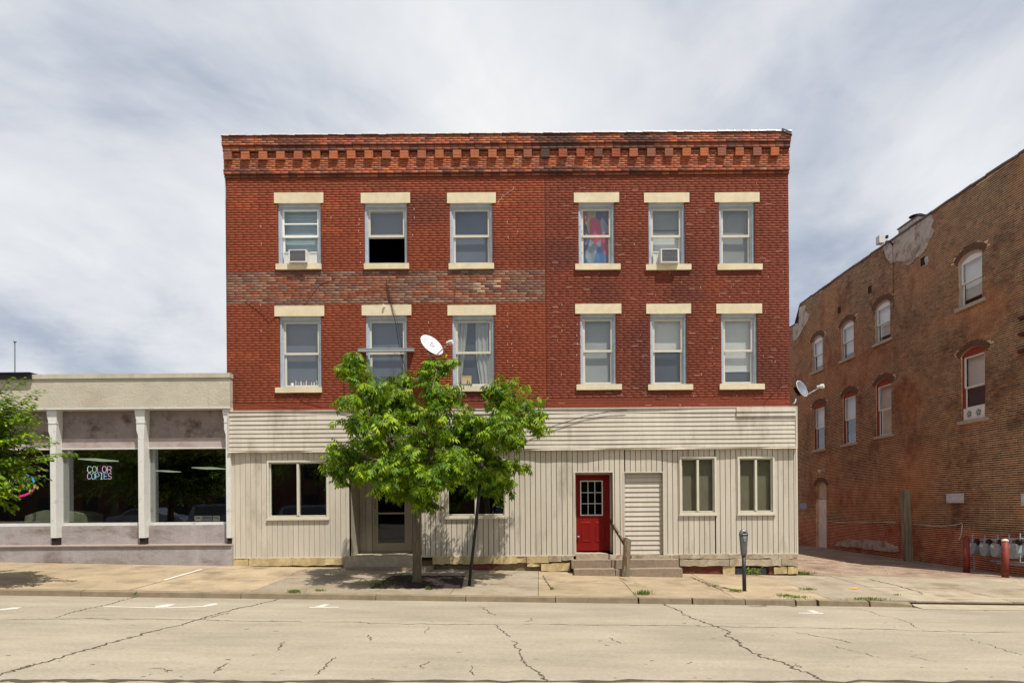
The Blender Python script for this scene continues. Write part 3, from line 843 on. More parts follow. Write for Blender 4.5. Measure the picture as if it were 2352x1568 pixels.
# seam, mortar scars, crack in the brickwork, drawn wire shadows
M_scar = mat('pale_mortar', S(196, 176, 156), 0.95, 0.2, 20)
scar = MB()
for (u0, v0, u1, v1) in ((1144,468,1144,462),(1144,462,1152,457),(1152,457,1152,452),(1152,452,1160,448),(1160,448,1166,444),(1166,444,1170,440),(1170,440,1178,436),(1178,436,1180,430)):
    a, b = P(u0, v0), P(u1, v1); scar.tube([(a.x, -.006, a.z), (b.x, -.006, b.z)], .006, 4)
for (u, vs_) in ((826, (504,515,530,560,580,602)), (985, (740,760,790,812,840)), (1166, (510,545,720,750,790,830)), (1346, (500,512,540,560,590,540)), (1335, (470,485,505)), (1326, (745,770,790,815)), (1338,(735,760,782)),
               (1560,(930,)), (1189,(532,)), (760,(640,500)), (1290,(700,760,860)), (1610,(660,860)),(1455,(560,)),(1634,(800,)),(1780,(830,)),(600,(520,560,700,760)),(950,(480,500,540)), (1175,(760,790,806,840))):
    for v in vs_:
        a = P(u + rnd.uniform(-2, 2), v); scar.box(a.x - .006, a.x + .006, -.009, 0, a.z - .025, a.z + .025)
for _ in range(190):
    u, v = rnd.uniform(1262, 1805), rnd.uniform(425, 930)
    a = P(u, v)
    if any(h[0] - .05 < a.x < h[1] + .05 and h[2] - .05 < a.z < h[3] + .05 for h in holes_b): continue
    z_ = ZS + round((a.z - ZS) / ((ZC - ZS) / round((ZC - ZS) / BH))) * ((ZC - ZS) / round((ZC - ZS) / BH))
    if rnd.random() < .5: scar.box(a.x - .08, a.x + .08, -.0075, 0, z_ - .003, z_ + .003)
    else: scar.box(a.x - .003, a.x + .003, -.0085, 0, z_ + .006, z_ + .055)
scar.obj('mortar_patches', M_scar, B)['kind'] = 'stuff'
dk = MB()  # dark tubes drawn for cracks and for wire shadows on the wall
for pts in (((1045,640),(1046,660),(1044,680),(1045,700)), ((560,690),(590,712),(620,742),(650,715),(700,700),(735,655),(770,640)), ((975,868),(978,905),(976,940)),
            ((676,885),(678,910),(700,925),(740,935)), ((1795,860),(1790,890),(1765,915),(1752,930))):
    q = [P(u, v) for u, v in pts]; dk.tube([(a.x, -.011, a.z) for a in q], .004, 4)
dk.obj('crack_and_wire_shadow', mat('crack_wire_shadow', S(70, 34, 28), .95), B)['kind'] = 'stuff'

# --- cream siding: fascia boards
SF = -.115     # front plane of the fascia
fx0, fx1 = LX(524, 990, F0 - .11), LX(1831, 985, F0 - .11)
fz0, fz1 = zz(1032) + .0, zz(942)
sb = MB(); sb.box(fx0 + .02, fx1 - .02, SF + .02, -.012, fz0 + .015, fz1); sb.obj('fascia_core', M_dark, B)
SID = S(194, 185, 169)
def sc_(k=.05): 
    f_ = 1 + rnd.uniform(-k, k); return tuple(q * f_ for q in SID)
nrow = 9
for j in range(nrow):
    a, b = fz0 + (fz1 - fz0) * j / nrow, fz0 + (fz1 - fz0) * (j + 1) / nrow
    cuts = sorted([fx0 + .03, fx1 - .05] + {0: [LX(1617)], 1: [LX(1619), LX(1100)], 2: [LX(1462), LX(900)], 3: [LX(1467), LX(1882 - 100)], 4: [LX(1200)], 5: [LX(1532), LX(830)], 6: [LX(1350)], 7: [LX(1352), LX(1689), LX(650)], 8: [LX(1689), LX(1000)]}[j])
    for p, q in zip(cuts, cuts[1:]):
        if q - p < .05: continue
        pr = .03 if (j >= 7 and p > LX(1680)) else 0
        n_ = 8; mb = MB(); wob = rnd.uniform(-.004, .004)
        for s in range(n_):
            xa, xb = p + .0015 + (q - p - .003) * s / n_, p + .0015 + (q - p - .003) * (s + 1) / n_
            w0 = .006 * math.sin(xa * 1.7 + j * .4) + (.012 * math.sin(xa * .9) if j == 8 else 0); w1 = .006 * math.sin(xb * 1.7 + j * .4) + (.012 * math.sin(xb * .9) if j == 8 else 0)
            mb.hexa([(xa, SF - .016 - pr + w0, a + .012), (xb, SF - .016 - pr + w1, a + .012), (xb, SF + .03, a + .012), (xa, SF + .03, a + .012),
                     (xa, SF - pr + w0, b + .004), (xb, SF - pr + w1, b + .004), (xb, SF + .03, b + .004), (xa, SF + .03, b + .004)])
        mb.obj('siding_board', M_siding, B, color=sc_(.03))
mb = MB(); mb.box(fx0, fx1, SF - .03, .0, fz1 + .006, fz1 + .035); mb.box(fx0, fx0 + .03, SF - .025, .0, fz0, fz1 + .006); mb.box(fx1 - .05, fx1, SF - .025, 0, fz0, fz1 + .006); 
_q = 60
for _i in range(_q):
    xa, xb = fx0 + (fx1 - fx0) * _i / _q, fx0 + (fx1 - fx0) * (_i + 1) / _q
    wv = lambda x_: .016 * math.sin(x_ * 2.1) + .009 * math.sin(x_ * 5.3 + 1)
    mb.hexa([(xa, SF - .022 - wv(xa), fz0 - .03), (xb, SF - .022 - wv(xb), fz0 - .03), (xb, 0, fz0 - .03), (xa, 0, fz0 - .03), (xa, SF - .022, fz0), (xb, SF - .022, fz0), (xb, 0, fz0), (xa, 0, fz0)])
mb.obj('fascia_trim', M_siding, B, color=SID)
# --- cream siding: upright boards
SY = -.03
sx0, sx1 = LX(529, 1150), LX(1829, 1150)
sz0, sz1 = .415, fz0 - .032
def R2(u0, u1, v0, v1): return rect(u0, u1, v0, v1)
oL1, oL2 = R2(616, 755, 1058, 1189), R2(1024, 1162, 1055.5, 1186)
oR1, oR2 = R2(1561, 1643.5, 1049, 1179), R2(1694, 1777, 1049, 1178)
oE = (LX(803, 1200), LX(969, 1200), .2, LZ(1087, 885)); oD = (LX(1321.5, 1180), LX(1407.5, 1180), .2, LZ(1085, 1365)); oS = (LX(1434, 1180), LX(1522.5, 1180), .2, LZ(1085.5, 1478))
ops = [oL1, oE, oL2, oD, oS, oR1, oR2]
core = MB(); wall_holes(core, sx0 + .01, sx1 - .01, .3, fz0 + .1, SY + .022, ops, .13); core.obj('siding_core', M_dark, B)
x = sx0
pitch = .138
while x < sx1 - .03:
    for (a, b, c, d) in subtract((x + (.0075 if x > oE[0] else .0045), min(x + pitch - (.0075 if x > oE[0] else .0045), sx1), sz0, sz1), ops):
        if b - a < .02: continue
        mb = MB(); mb.hexa([(a, SY - .0, c), (b, SY - .0, c), (b, SY + .02, c), (a, SY + .02, c), (a, SY, d), (b, SY, d), (b, SY + .02, d), (a, SY + .02, d)])
        k = .07 if x < LX(605) else .03
        mb.obj('siding_board', M_siding, B, color=sc_(k))
    x += pitch
tr = MB()
tr.box(sx1 - .02, sx1 + .025, SY - .01, .1, sz0 - .03, sz1); tr.box(sx0 - .02, sx0 + .02, SY - .01, .1, sz0 - .03, sz1)
for a, b in ((sx0 + .02, oE[0]), (oE[1], oD[0]), (oD[1], oS[0]), (oS[1], sx1 - .02)): tr.box(a, b, SY - .012, .02, sz0 - .03, sz0)
for o_ in (oD, oS):
    tr.box(o_[0] - .03, o_[0] + .0, SY - .014, .05, sz0 - .03, o_[3] + .03); tr.box(o_[1], o_[1] + .03, SY - .014, .05, sz0 - .03, o_[3] + .03)
    tr.box(o_[0], o_[1], SY - .013, .05, o_[3], o_[3] + .03)
tr.obj('corner_trim', M_siding, B, color=tuple(q * 1.05 for q in SID))

# ground floor windows
def shop_window(o_, blind=False):
    x0, x1, z0, z1 = o_
    mb = MB(); frame_rect(mb, x0 - .012, x1 + .012, z0 - .012, z1 + .012, .05, SY - .03, SY + .06)
    mb.box(x0 - .03, x1 + .03, SY - .05, SY - .005, z0 - .055, z0 - .013)
    w = mb.obj('window', M_trim, B)
    xm = (x0 + x1) / 2
    mb = MB(); frame_rect(mb, x0 + .045, x1 - .045, z0 + .045, z1 - .045, .025, SY + .03, SY + .09); mb.box(xm - .028, xm + .028, SY - .012, SY + .085, z0 + .07, z1 - .07)
    mb.obj('mullion', M_trim, w)
    for a, b in ((x0 + .07, xm - .028), (xm + .028, x1 - .07)): box('pane', M_glass if blind else M_sglass, w, a, b, SY + .06, SY + .065, z0 + .07, z1 - .07)
    if blind:
        h = (z1 - z0)
        for k, (a, b) in enumerate(((x0 + .07, xm - .03), (xm + .03, x1 - .07))):
            louvre('slatted_blind', shade_mat('olive'), w, a - .02, b + .02, SY + .14, z0 + (.06 if k or blind == 2 else .05), z1 - .05, .028)
    return w
shop_window(oL1); shop_window(oL2); shop_window(oR1, 1); shop_window(oR2, 2)

# entry recess with glass door
ez0 = .44
rc = MB(); dpt = 1.0
eb = dpt + SY
for side_, xx in ((0, oE[0]), (1, oE[1])):
    k = 0; y_ = SY + .03
    while y_ < eb - .02:
        a, b = y_ + .003, min(y_ + .138, eb)
        mb = MB()
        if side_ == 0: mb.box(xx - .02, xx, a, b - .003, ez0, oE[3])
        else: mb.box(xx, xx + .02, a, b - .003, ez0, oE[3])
        mb.obj('siding_board', M_siding, B, color=tuple(q * .72 for q in SID)); y_ += .138  # recess side boards darkened, shade put into their colour
dl, dr = LX(856, 1150, F0 + 1), LX(946, 1150, F0 + 1)
for a, b in ((oE[0], dl - .02), (dr + .02, oE[1])):
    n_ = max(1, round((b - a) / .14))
    for i in range(n_): box('siding_board', M_siding, B, a + (b - a) * i / n_ + .004, a + (b - a) * (i + 1) / n_ - .004, eb, eb + .03, ez0, oE[3], color=tuple(q * .75 for q in SID))  # back boards carry the recess shade in their colour too
box('soffit', M_siding, B, oE[0], oE[1], SY + .03, eb + .03, oE[3], oE[3] + .03, color=SID)
M_alu = mat('painted_aluminium', S(146, 136, 118), 0.5, 0.08, 5)  # colour lowered to darken the recess
dm = MB(); zdt = oE[3] - .05
g0, g1 = LX(868.5, 1150, F0 + 1), LX(929.5, 1150, F0 + 1); gb = P(900, 1246, F0 + 1).z; gm = P(900, 1178, F0 + 1).z
dm.box(dl, g0, eb - .005, eb + .045, ez0, zdt); dm.box(g1, dr, eb - .005, eb + .045, ez0, zdt); dm.box(g0, g1, eb - .005, eb + .045, ez0, gb); dm.box(g0, g1, eb - .005, eb + .045, gm - .025, gm + .02); dm.box(g0, g1, eb - .005, eb + .045, zdt - .1, zdt)
door = dm.obj('glass_door', M_alu, B)
df = MB(); df.box(dl - .02, dl - .003, eb - .02, eb + .06, ez0, zdt + .03); df.box(dr + .003, dr + .02, eb - .02, eb + .06, ez0, zdt + .03); df.box(dl - .02, dr + .02, eb - .02, eb + .06, zdt + .004, zdt + .05); df.obj('door_frame', M_alu, B)
M_dglass = glass_mat('door_glass', 0.8, 0.0, 0.0, 0.006)
box('pane', M_dglass, door, g0, g1, eb + .02, eb + .024, gm + .02, zdt - .1); box('pane', M_dglass, door, g0, g1, eb + .02, eb + .024, gb, gm - .025)
hp = P(859, 1192, F0 + .95)
mb = MB(); mb.box(dl + .03, dl + .055, eb - .07, eb - .05, hp.z - .16, hp.z + .17); mb.box(dl + .035, dl + .05, eb - .05, eb - .005, hp.z - .14, hp.z - .12); mb.box(dl + .035, dl + .05, eb - .05, eb - .005, hp.z + .13, hp.z + .15); mb.obj('door_handle', M_steel, door)
def text(name, body, loc, size, m, parent, rot=(R(90), 0, 0), ext=.002, align='CENTER', sx=1.0):
    c = bpy.data.curves.new(name, 'FONT'); c.body = body; c.size = size; c.extrude = ext; c.align_x = align; c.resolution_u = 3
    c.materials.append(m); o = bpy.data.objects.new(name, c); COL.objects.link(o); me = bpy.data.meshes.new_from_object(o); bpy.data.objects.remove(o)
    o = link(name, me, parent); o.location = loc; o.rotation_euler = rot; o.scale = (sx, 1, 1)
    return o
for k, ch in enumerate('523'): text('house_number', ch, (dl + .07, eb - .008, hp.z + .52 - .12 * k), .12, M_dark, door)

# red door
ry = .40
rd0, rd1 = LX(1323.5, 1180, F0 + ry), LX(1400.5, 1180, F0 + ry); rz0, rz1 = P(1360, 1264, F0 + ry).z, P(1360, 1090, F0 + ry).z
jm = MB(); jm.box(oD[0] - .02, oD[0], SY + .02, ry + .08, .44, oD[3]); jm.box(oD[1], oD[1] + .02, SY + .02, ry + .08, .44, oD[3]); jm.box(oD[0], oD[1], SY + .02, ry + .08, oD[3], oD[3] + .02)
jm.box(rd1 + .004, oD[1], ry - .02, ry + .06, .44, oD[3]); jm.box(oD[0], rd0 - .004, ry - .02, ry + .06, .44, oD[3]); jm.box(rd0, rd1, ry - .02, ry + .06, rz1 + .004, oD[3])
jm.obj('door_frame', M_siding, B, color=tuple(q * .8 for q in SID))
wx0, wx1, wz0, wz1 = LX(1332.5, 1140, F0 + ry), LX(1384.5, 1140, F0 + ry), P(1358, 1183.5, F0 + ry).z, P(1358, 1103, F0 + ry).z
dm = MB(); dm.box(rd0, wx0, ry, ry + .045, rz0, rz1); dm.box(wx1, rd1, ry, ry + .045, rz0, rz1); dm.box(wx0, wx1, ry, ry + .045, rz0, wz0); dm.box(wx0, wx1, ry, ry + .045, wz1, rz1)
rdoor = dm.obj('red_door', M_red, B)
def panel(x0, x1, z0, z1):
    mb = MB(); e = .035; y0_ = ry - .001
    o1 = [(x0, z0), (x1, z0), (x1, z1), (x0, z1)]; o2 = [(x0 + e, z0 + e), (x1 - e, z0 + e), (x1 - e, z1 - e), (x0 + e, z1 - e)]; o3 = [(x0 + 2 * e, z0 + 2 * e), (x1 - 2 * e, z0 + 2 * e), (x1 - 2 * e, z1 - 2 * e), (x0 + 2 * e, z1 - 2 * e)]
    mb.v = [(x, y0_, z) for x, z in o1] + [(x, y0_ - .012, z) for x, z in o2] + [(x, y0_ - .003, z) for x, z in o3]
    for k in range(4):
        j = (k + 1) % 4
        mb.f += [(k, j, 4 + j, 4 + k), (4 + k, 4 + j, 8 + j, 8 + k)]
    mb.f.append((8, 9, 10, 11)); mb.mi = [0] * len(mb.f)
    return mb.obj('door_panel', M_red, rdoor)
xm = (rd0 + rd1) / 2
for a, b in ((rd0 + .12, xm - .05), (xm + .05, rd1 - .12)):
    panel(a, b, rz0 + .22, wz0 - .16)
mb = MB(); frame_rect(mb, wx0, wx1, wz0, wz1, .028, ry - .012, ry + .045)
for k in (1, 2):
    xx = wx0 + .028 + (wx1 - wx0 - .056) * k / 3; mb.box(xx - .008, xx + .008, ry - .006, ry + .03, wz0 + .028, wz1 - .028)
    z_ = wz0 + .028 + (wz1 - wz0 - .056) * k / 3; mb.box(wx0 + .028, wx1 - .028, ry - .005, ry + .029, z_ - .008, z_ + .008)
mb.obj('window_grille', M_white, rdoor)
for i in range(3):
    for j in range(3):
        a = wx0 + .028 + (wx1 - wx0 - .056) * i / 3 + .009; b = wx0 + .028 + (wx1 - wx0 - .056) * (i + 1) / 3 - .009
        c = wz0 + .028 + (wz1 - wz0 - .056) * j / 3 + .009; d = wz0 + .028 + (wz1 - wz0 - .056) * (j + 1) / 3 - .009
        box('pane', M_dglass, rdoor, a, b, ry + .012, ry + .016, c, d)
mb = MB(); kz = P(1326, 1232, F0 + ry).z; mb.tube([(rd0 + .05, ry - .002, kz), (rd0 + .05, ry - .03, kz), (rd0 + .05, ry - .035, kz), (rd0 + .05, ry - .065, kz), (rd0 + .05, ry - .075, kz)], [.018, .012, .028, .03, .015], 10); mb.obj('door_knob', M_steel, rdoor, True)
# slatted panel closing the second doorway
sy = .07
pz0, pz1 = sz0 - .02, oS[3]
mb = MB(); mb.box(oS[0], oS[0] + .012, SY + .02, sy + .05, pz0, pz1); mb.box(oS[1] - .012, oS[1], SY + .02, sy + .05, pz0, pz1); mb.box(oS[0], oS[1], SY + .02, sy + .05, pz1, pz1 + .012); mb.box(oS[0], oS[1], sy + .03, sy + .05, pz0, pz1)
mb.obj('door_frame', M_siding, B, color=tuple(q * .85 for q in SID))
ns = 17
for j in range(ns):
    a, b = pz0 + (pz1 - pz0) * j / ns, pz0 + (pz1 - pz0) * (j + 1) / ns
    mb = MB(); mb.hexa([(oS[0] + .014, sy - .012, a + .012), (oS[1] - .014, sy - .012, a + .012), (oS[1] - .014, sy + .025, a + .012), (oS[0] + .014, sy + .025, a + .012),
                        (oS[0] + .014, sy + .008, b), (oS[1] - .014, sy + .008, b), (oS[1] - .014, sy + .025, b), (oS[0] + .014, sy + .025, b)])
    mb.obj('slat', M_siding, B, color=sc_(.03))

# foundation
fnd = MB(); fnd.box(sx0, oE[0], .03, .3, -1.0, .41); fnd.box(oE[1], sx1, .031, .3, -1.0, .41); fnd.box(oE[0], oE[1], 1.0, 1.3, -1, .43); fnd.obj('foundation_core', mat('foundation_backing', S(120, 104, 82), .95, .3, 5, .8, 20), B)  # brown backing wall behind the foundation stones
YST, GST, RST = S(186, 166, 122), S(168, 154, 132), S(120, 66, 54)
FS = [(530,572,1283,1299,YST,.05),(574,748,1281,1298,YST,.06),(748,789,1280,1296,YST,.05),(994,1187,1277,1294,YST,.06),(1187,1208,1277,1291,YST,.03),(1209.5,1260,1276,1292,YST,.05),(1261,1289,1275.5,1289,GST,.05),(1290,1317,1275.5,1286,GST,.05),
      (1243,1309,1293,1310,YST,.09),(1211,1241,1293,1301,YST,.03),(1087,1145,1297,1308,RST,.02),(1000,1085,1297,1309,S(110,92,72),.0),
      (1450,1538,1273,1284,GST,.05),(1539,1558,1273,1284,GST,.05),(1396,1430,1273,1284,GST,.05),
      (1559.5,1672.5,1271.5,1282,GST,.06),(1674,1786,1271.5,1282,GST,.05),(1787,1830.5,1271.5,1282,GST,.05),(1560,1672.5,1283.2,1298.5,GST,.09),(1674,1792,1283.2,1298.5,GST,.08),(1793,1830.5,1283.2,1298.5,GST,.08),
      (1659,1687,1300,1319,YST,.06),(1776,1806,1301,1317,YST,.06),(1807.5,1831,1301,1316,YST,.07)]
for a, b, c, d, colr, pr in FS:
    r = rect(a, b, c, d); k = rnd.uniform(.92, 1.06)
    rough_box('foundation_stone', M_found, B, r[0], r[1], -pr, .06, r[2], r[3], .016, color=tuple(q * k for q in colr), nx=max(3, int((r[1] - r[0]) / .12)))
for (a, b, c, d) in ((1572, 1659, 1300, 1320), (1765, 1775.5, 1300, 1318), (1087, 1145, 1297, 1309)):
    r = rect(a, b, c, d)
    for q in lay(r[0], r[1], r[2], r[3]): brick_single(q, tuple(v_ * rnd.uniform(.7, 1.2) for v_ in S(122, 66, 54)), -.005, .02, B, 'foundation_brick')
# basement window
r = rect(1688, 1764, 1301, 1320)
mb = MB(); mb.box(r[0], r[1], .02, .04, r[2], r[3]); bw = mb.obj('basement_window', mat('dusty_board', S(96, 96, 98), .7, .2, 5), B)
mb = MB(); frame_rect(mb, r[0], r[1], r[2] - .03, r[3], .03, -.01, .02); mb.obj('window_frame', M_dark, bw)
# steps
def step(name, x0, x1, y0, y1, z0, z1, m=M_step, color=None): return rough_box(name, m, B, x0, x1, y0 - F0, y1 - F0, z0, z1, .006, nx=8, color=color)
step('doorstep', LX(1322), LX(1395), F0 - .10, F0 + .38, .30, .445, M_found, GST)
yL, yU = 16.38, 16.74
zl, zu = .105, .305
step('step', LX(1319, 1315, yL), LX(1413, 1315, yL), yL, F0, -.35, zl); step('step', LX(1414.5, 1315, yL), LX(1568, 1315, yL), yL, F0 - .002, -.35, zl - .005)
step('step', LX(1313, 1296, yU), LX(1404, 1296, yU), yU, F0 - .004, zl - .01, zu); step('step', LX(1406, 1296, yU), LX(1559, 1296, yU), yU, F0 - .003, zl - .01, zu - .005)
y1 = 16.62
step('entry_step', LX(783, 1300, y1), LX(990, 1300, y1), y1, F0 + .1, -.3, .16); step('doorstep', oE[0] - .12, oE[1] + .0, F0 - .16, F0 + 1.0, .1, .43, M_found, GST)

# utility fittings on the wall: rail under the window, clamps, wires
yb_ = F0 - .16
a_, b_ = P(822, 803, yb_), P(949, 803, yb_)
mb = MB(); mb.box(a_.x, b_.x, yb_, yb_ + .16, a_.z - .035, a_.z + .03); mb.box(a_.x, b_.x, yb_ - .012, yb_ - .001, a_.z + .02, a_.z + .035); mb.box(a_.x, b_.x, yb_ - .012, yb_ - .001, a_.z - .04, a_.z - .028)
tag(mb.obj('window_rail', mat('grey_painted_wood', S(168, 176, 178), .6, .1, 5)), 'grey wooden rail fixed across the middle window of the second floor', 'rail')
def wire(name, pts, r_, label, Y=F0 - .04, m=M_black):
    q = [P(*p[:2], p[2] if len(p) > 2 else Y) for p in pts]
    mb = MB(); mb.tube(q, r_, 5); return tag(mb.obj(name, m), label, 'cable')
wire('service_cable', [(887,640),(889,660),(896,690),(908,740),(918,800),(930,845),(945,880)], .008, 'black cable running down from a hook across the middle left window')
wire('service_cable', [(889,652),(899,690),(913,740),(922,790),(930,840)], .004, 'thin second wire beside the black cable over the middle window')
wire('service_cable', [(518,345),(516,400),(519,440),(518,470)], .008, 'short loose cable hanging at the top left corner of the brick building', m=M_steel)
wire('service_cable', [(789,812),(790,850),(791,900),(791,935)], .006, 'thin dark drop wire left of the street tree top', m=M_dark)
wire('service_cable', [(1218,1000),(1250,985),(1290,972),(1345,955),(1400,945),(1440,941)], .009, 'black cable sagging along the cream fascia right of the tree', F0 - .17)
wire('service_cable', [(530,922),(600,930),(680,938),(760,934),(790,941),(860,957)], .007, 'thin cable draped over the fascia top left of the tree', F0 - .16)
mb = MB(); c_ = P(882, 704, F0 - .03); mb.tube([(c_.x, c_.y + .03, c_.z), (c_.x, c_.y - .04, c_.z)], .03, 8); mb.box(c_.x - .02, c_.x + .02, c_.y - .05, c_.y - .03, c_.z - .03, c_.z + .05)
tag(mb.obj('cable_insulator', M_white), 'small white insulator knob above the middle left window', 'insulator')

# window air conditioners
def air_con(u0, u1, v0, v1, wi, label, flipx=1, dep=.16):
    win, (ix0, ix1, iz0, iz1, zm, by) = WI[wi]
    Yf = F0 - dep
    a, b = P(u0, v1, Yf), P(u1, v0, Yf)
    t = thing('air_conditioner', label, 'air conditioner', (0, 0, 0), 0, 'window air conditioners')
    x0, x1, z0, z1 = a.x, b.x, a.z, b.z
    mb = MB(); e = .03
    mb.box(x0, x0 + e, Yf, F0 + .12, z0, z1); mb.box(x1 - e, x1, Yf, F0 + .12, z0, z1); mb.box(x0 + e, x1 - e, Yf, F0 + .12, z1 - .02, z1); mb.box(x0 + e, x1 - e, Yf, F0 + .12, z0, z0 + .025)
    mb.obj('casing', M_white, t)
    mb = MB(); mb.box(x0 + e, x1 - e, Yf + .015, Yf + .03, z0 + .025, z1 - .02)
    mb.obj('coil', mat('condenser_coil', S(96, 98, 102), .7, .35, 30), t)
    mb = MB(); n_ = 9
    for k in range(n_):
        z_ = z0 + .03 + (z1 - z0 - .055) * (k + .5) / n_; mb.box(x0 + e, x1 - e, Yf + .004, Yf + .010, z_ - .003, z_ + .003)
    mb.obj('grille', mat('grey_plastic', S(130, 132, 136), .5, .1), t)
    px0, px1 = ix0 + .05, ix1 - .05
    for p, q in ((px0, x0 - .003), (x1 + .003, px1)):
        if q - p > .03:
            mb = MB(); k = int((q - p) / .025) + 1
            for i in range(k): mb.box(p + (q - p) * i / k, p + (q - p) * (i + 1) / k - .003, F0 + .085 + (i % 2) * .008, F0 + .10, iz0 + .02, z1 + .0)
            mb.box(p, q, F0 + .075, F0 + .11, z1 + .001, z1 + .03)
            mb.obj('side_panel', M_white, t)
    return t
air_con(663, 704, 573, 602, 0, 'boxy white air conditioner in the top left window, its coil pitted')
air_con(1518, 1559, 571, 603, 4, 'white air conditioner with clean grey grille in the middle right top window', dep=.18)

# things standing inside windows
win, (ix0, ix1, iz0, iz1, zm, by) = WI[6]
bcols = [S(220, 220, 214), S(200, 200, 196), S(206, 150, 150), S(226, 226, 220), S(190, 160, 130), S(224, 224, 224), S(180, 100, 96), S(210, 216, 216), S(228, 228, 224), S(170, 176, 180)]
bnames = ['squat white tub at the left end of the window sill row', 'short pale jar next to the squat tub in the window', 'small pink bottle left of the middle of the window row', 'white flask in the middle of the window row',
          'tan bottle behind the second floor left window', 'tall white bottle right of the tan one in the window', 'dark red bottle in the second floor left window', 'pale grey bottle in the second floor left window',
          'second bottle from the right in the window row', 'grey bottle at the right end of the window row']
u_ = 672
for k in range(10):
    c = P(u_, 884, F0 + .2); h = rnd.uniform(.10, .17) if k else .07; r_ = rnd.uniform(.016, .024) if k else .045
    mb = MB(); zb_ = iz0 + .045
    mb.tube([(c.x, F0 + by - .05, zb_), (c.x, F0 + by - .05, zb_ + h * .6), (c.x, F0 + by - .05, zb_ + h * .75), (c.x, F0 + by - .05, zb_ + h)], [r_, r_, r_ * .4, r_ * .4] if k else [r_, r_, r_, r_], 8)
    tag(mb.obj('bottle', mat('bottle_%s' % 'abcdefghij'[k], bcols[k], .4, .0)), bnames[k], 'bottle', 'bottles along the window sill')
    u_ += 8 if k == 0 else 6
win, (ix0, ix1, iz0, iz1, zm, by) = WI[8]
c = P(1073, 878, F0 + .2)
mb = MB(); mb.box(c.x - .14, c.x + .12, F0 + by - .14, F0 + by - .09, iz0 + .045, iz0 + .24); mb.box(c.x - .15, c.x + .13, F0 + by - .145, F0 + by - .085, iz0 + .241, iz0 + .26)
tag(mb.obj('cardboard_box', mat('cardboard', S(176, 156, 124), .9, .1)), 'tan cardboard box between the white curtains in the window', 'box')

# ================================================================== STOREFRONT (left)
YS = F0 - .17
SB = thing('storefront_building', 'low shop with beige stucco parapet and big dark windows between white posts', 'building', (0, YS, 0))
def sx(u, v=1100, d=0): return LX(u, v, YS + d)
def sz(v, u=300, d=0): return LZ(v, u, YS + d)
E1 = sx(528, 900); E0 = -20.5
M_stuc = mat('beige_stucco', S(186, 178, 160), .9, .07, 3, 1.0, 22, col2=S(174, 164, 146), c2pos=(.5, .7), c2scale=1.2)
M_pan = mat('shaded_stained_panel', S(136, 124, 120), .75, .2, 2.0, .3, 12, col2=S(90, 72, 64), c2pos=(.52, .64), c2scale=1.3, speck=.1, sscale=30)  # stained, with the parapet shadow on the upper transom put into the colour
M_pan2 = mat('sunlit_stained_panel', S(170, 156, 152), .7, .16, 2.5, .3, 12, col2=S(138, 120, 112), c2pos=(.5, .66), c2scale=1.6, stretch=(1, 1, 2))  # paler copy for the sunlit strip of the transom, also stained
M_base = mat('stained_base_panel', S(160, 154, 153), .75, .2, 3.0, .5, 14, col2=S(112, 98, 92), c2pos=(.50, .66), c2scale=1.5, stretch=(.7, 1, 1.6), speck=.08, sscale=30, streak=.12, streak_s=(3, 3, .5))
zc1, zc0, zp0, zdr = sz(857.5, 400), sz(868, 400), sz(935, 400), sz(938, 400)
pan_edges = [E0, -18, -15.5, sx(112), sx(229), sx(310), sx(410), sx(480), E1]
for a, b in zip(pan_edges, pan_edges[1:]): box('stucco_panel', M_stuc, SB, a + .0015, b - .0015, 0, .25, zp0, zc0)
box('parapet_cap', M_siding, SB, E0, E1 + .015, -.035, .35, zc0 + .001, zc1, color=S(186, 180, 160))
box('drip_edge', M_white, SB, E0, E1, -.01, .3, zdr, zp0 - .002)
tr_d = .30
bays = [E0, -19.64, -17.31, -14.98, sx(118, 1000, .1), sx(321, 1000, .1), E1 - .05]
zt0, zt1 = sz(1031, 300, .3), zdr
zrail0, zrail1 = sz(1206, 300, .3), sz(1199, 300, .3)
zlow0 = sz(1250, 300, .1); zlow1 = zrail0
for a, b in zip(bays, bays[1:]):
    zsp = zt0 + (zt1 - zt0) * .28
    box('transom_panel', M_pan, SB, a, b, tr_d, tr_d + .05, zsp, zt1); box('transom_panel', M_pan2, SB, a, b, tr_d - .004, tr_d + .05, zt0, zsp - .001)
    mb = MB(); frame_rect(mb, a + .06, b - .02, zrail0, zt0 + .03, .035, tr_d + .03, tr_d + .12, wb=.075); mb.box(a, b, tr_d - .03, tr_d + .02, zt0 - .001, zt0 + .03)
    mb.box(a + .06, a + .20, tr_d + .10, tr_d + .16, zrail1, zt0)
    w = mb.obj('shop_window', M_white, SB)
    box('pane', M_sglass, w, a + .095, b - .055, tr_d + .08, tr_d + .088, zrail1, zt0 - .005)
    mb = MB(); mb.hexa([(a, tr_d - .05, zlow0 - .15), (b, tr_d - .05, zlow0 - .15), (b, tr_d + .08, zlow0 - .15), (a, tr_d + .08, zlow0 - .15), (a, tr_d - .05, zlow1 - .002), (b, tr_d - .05, zlow1 - .002), (b, tr_d + .08, zlow1 - .002), (a, tr_d + .08, zlow1 - .002)])
    mb.obj('stall_panel', M_base, SB)
box('ledge', M_siding, SB, E0, E1, .0, tr_d, zlow0 - .035, zlow0 - .001, color=S(176, 160, 150))
be = [E0, -17.6, -15.1, sx(137), sx(316), E1]
for a, b in zip(be, be[1:]):
    box('base_panel', M_base, SB, a + .002, b - .002, .04, .3, -.05 - .0257 * a * 0, zlow0 - .036)
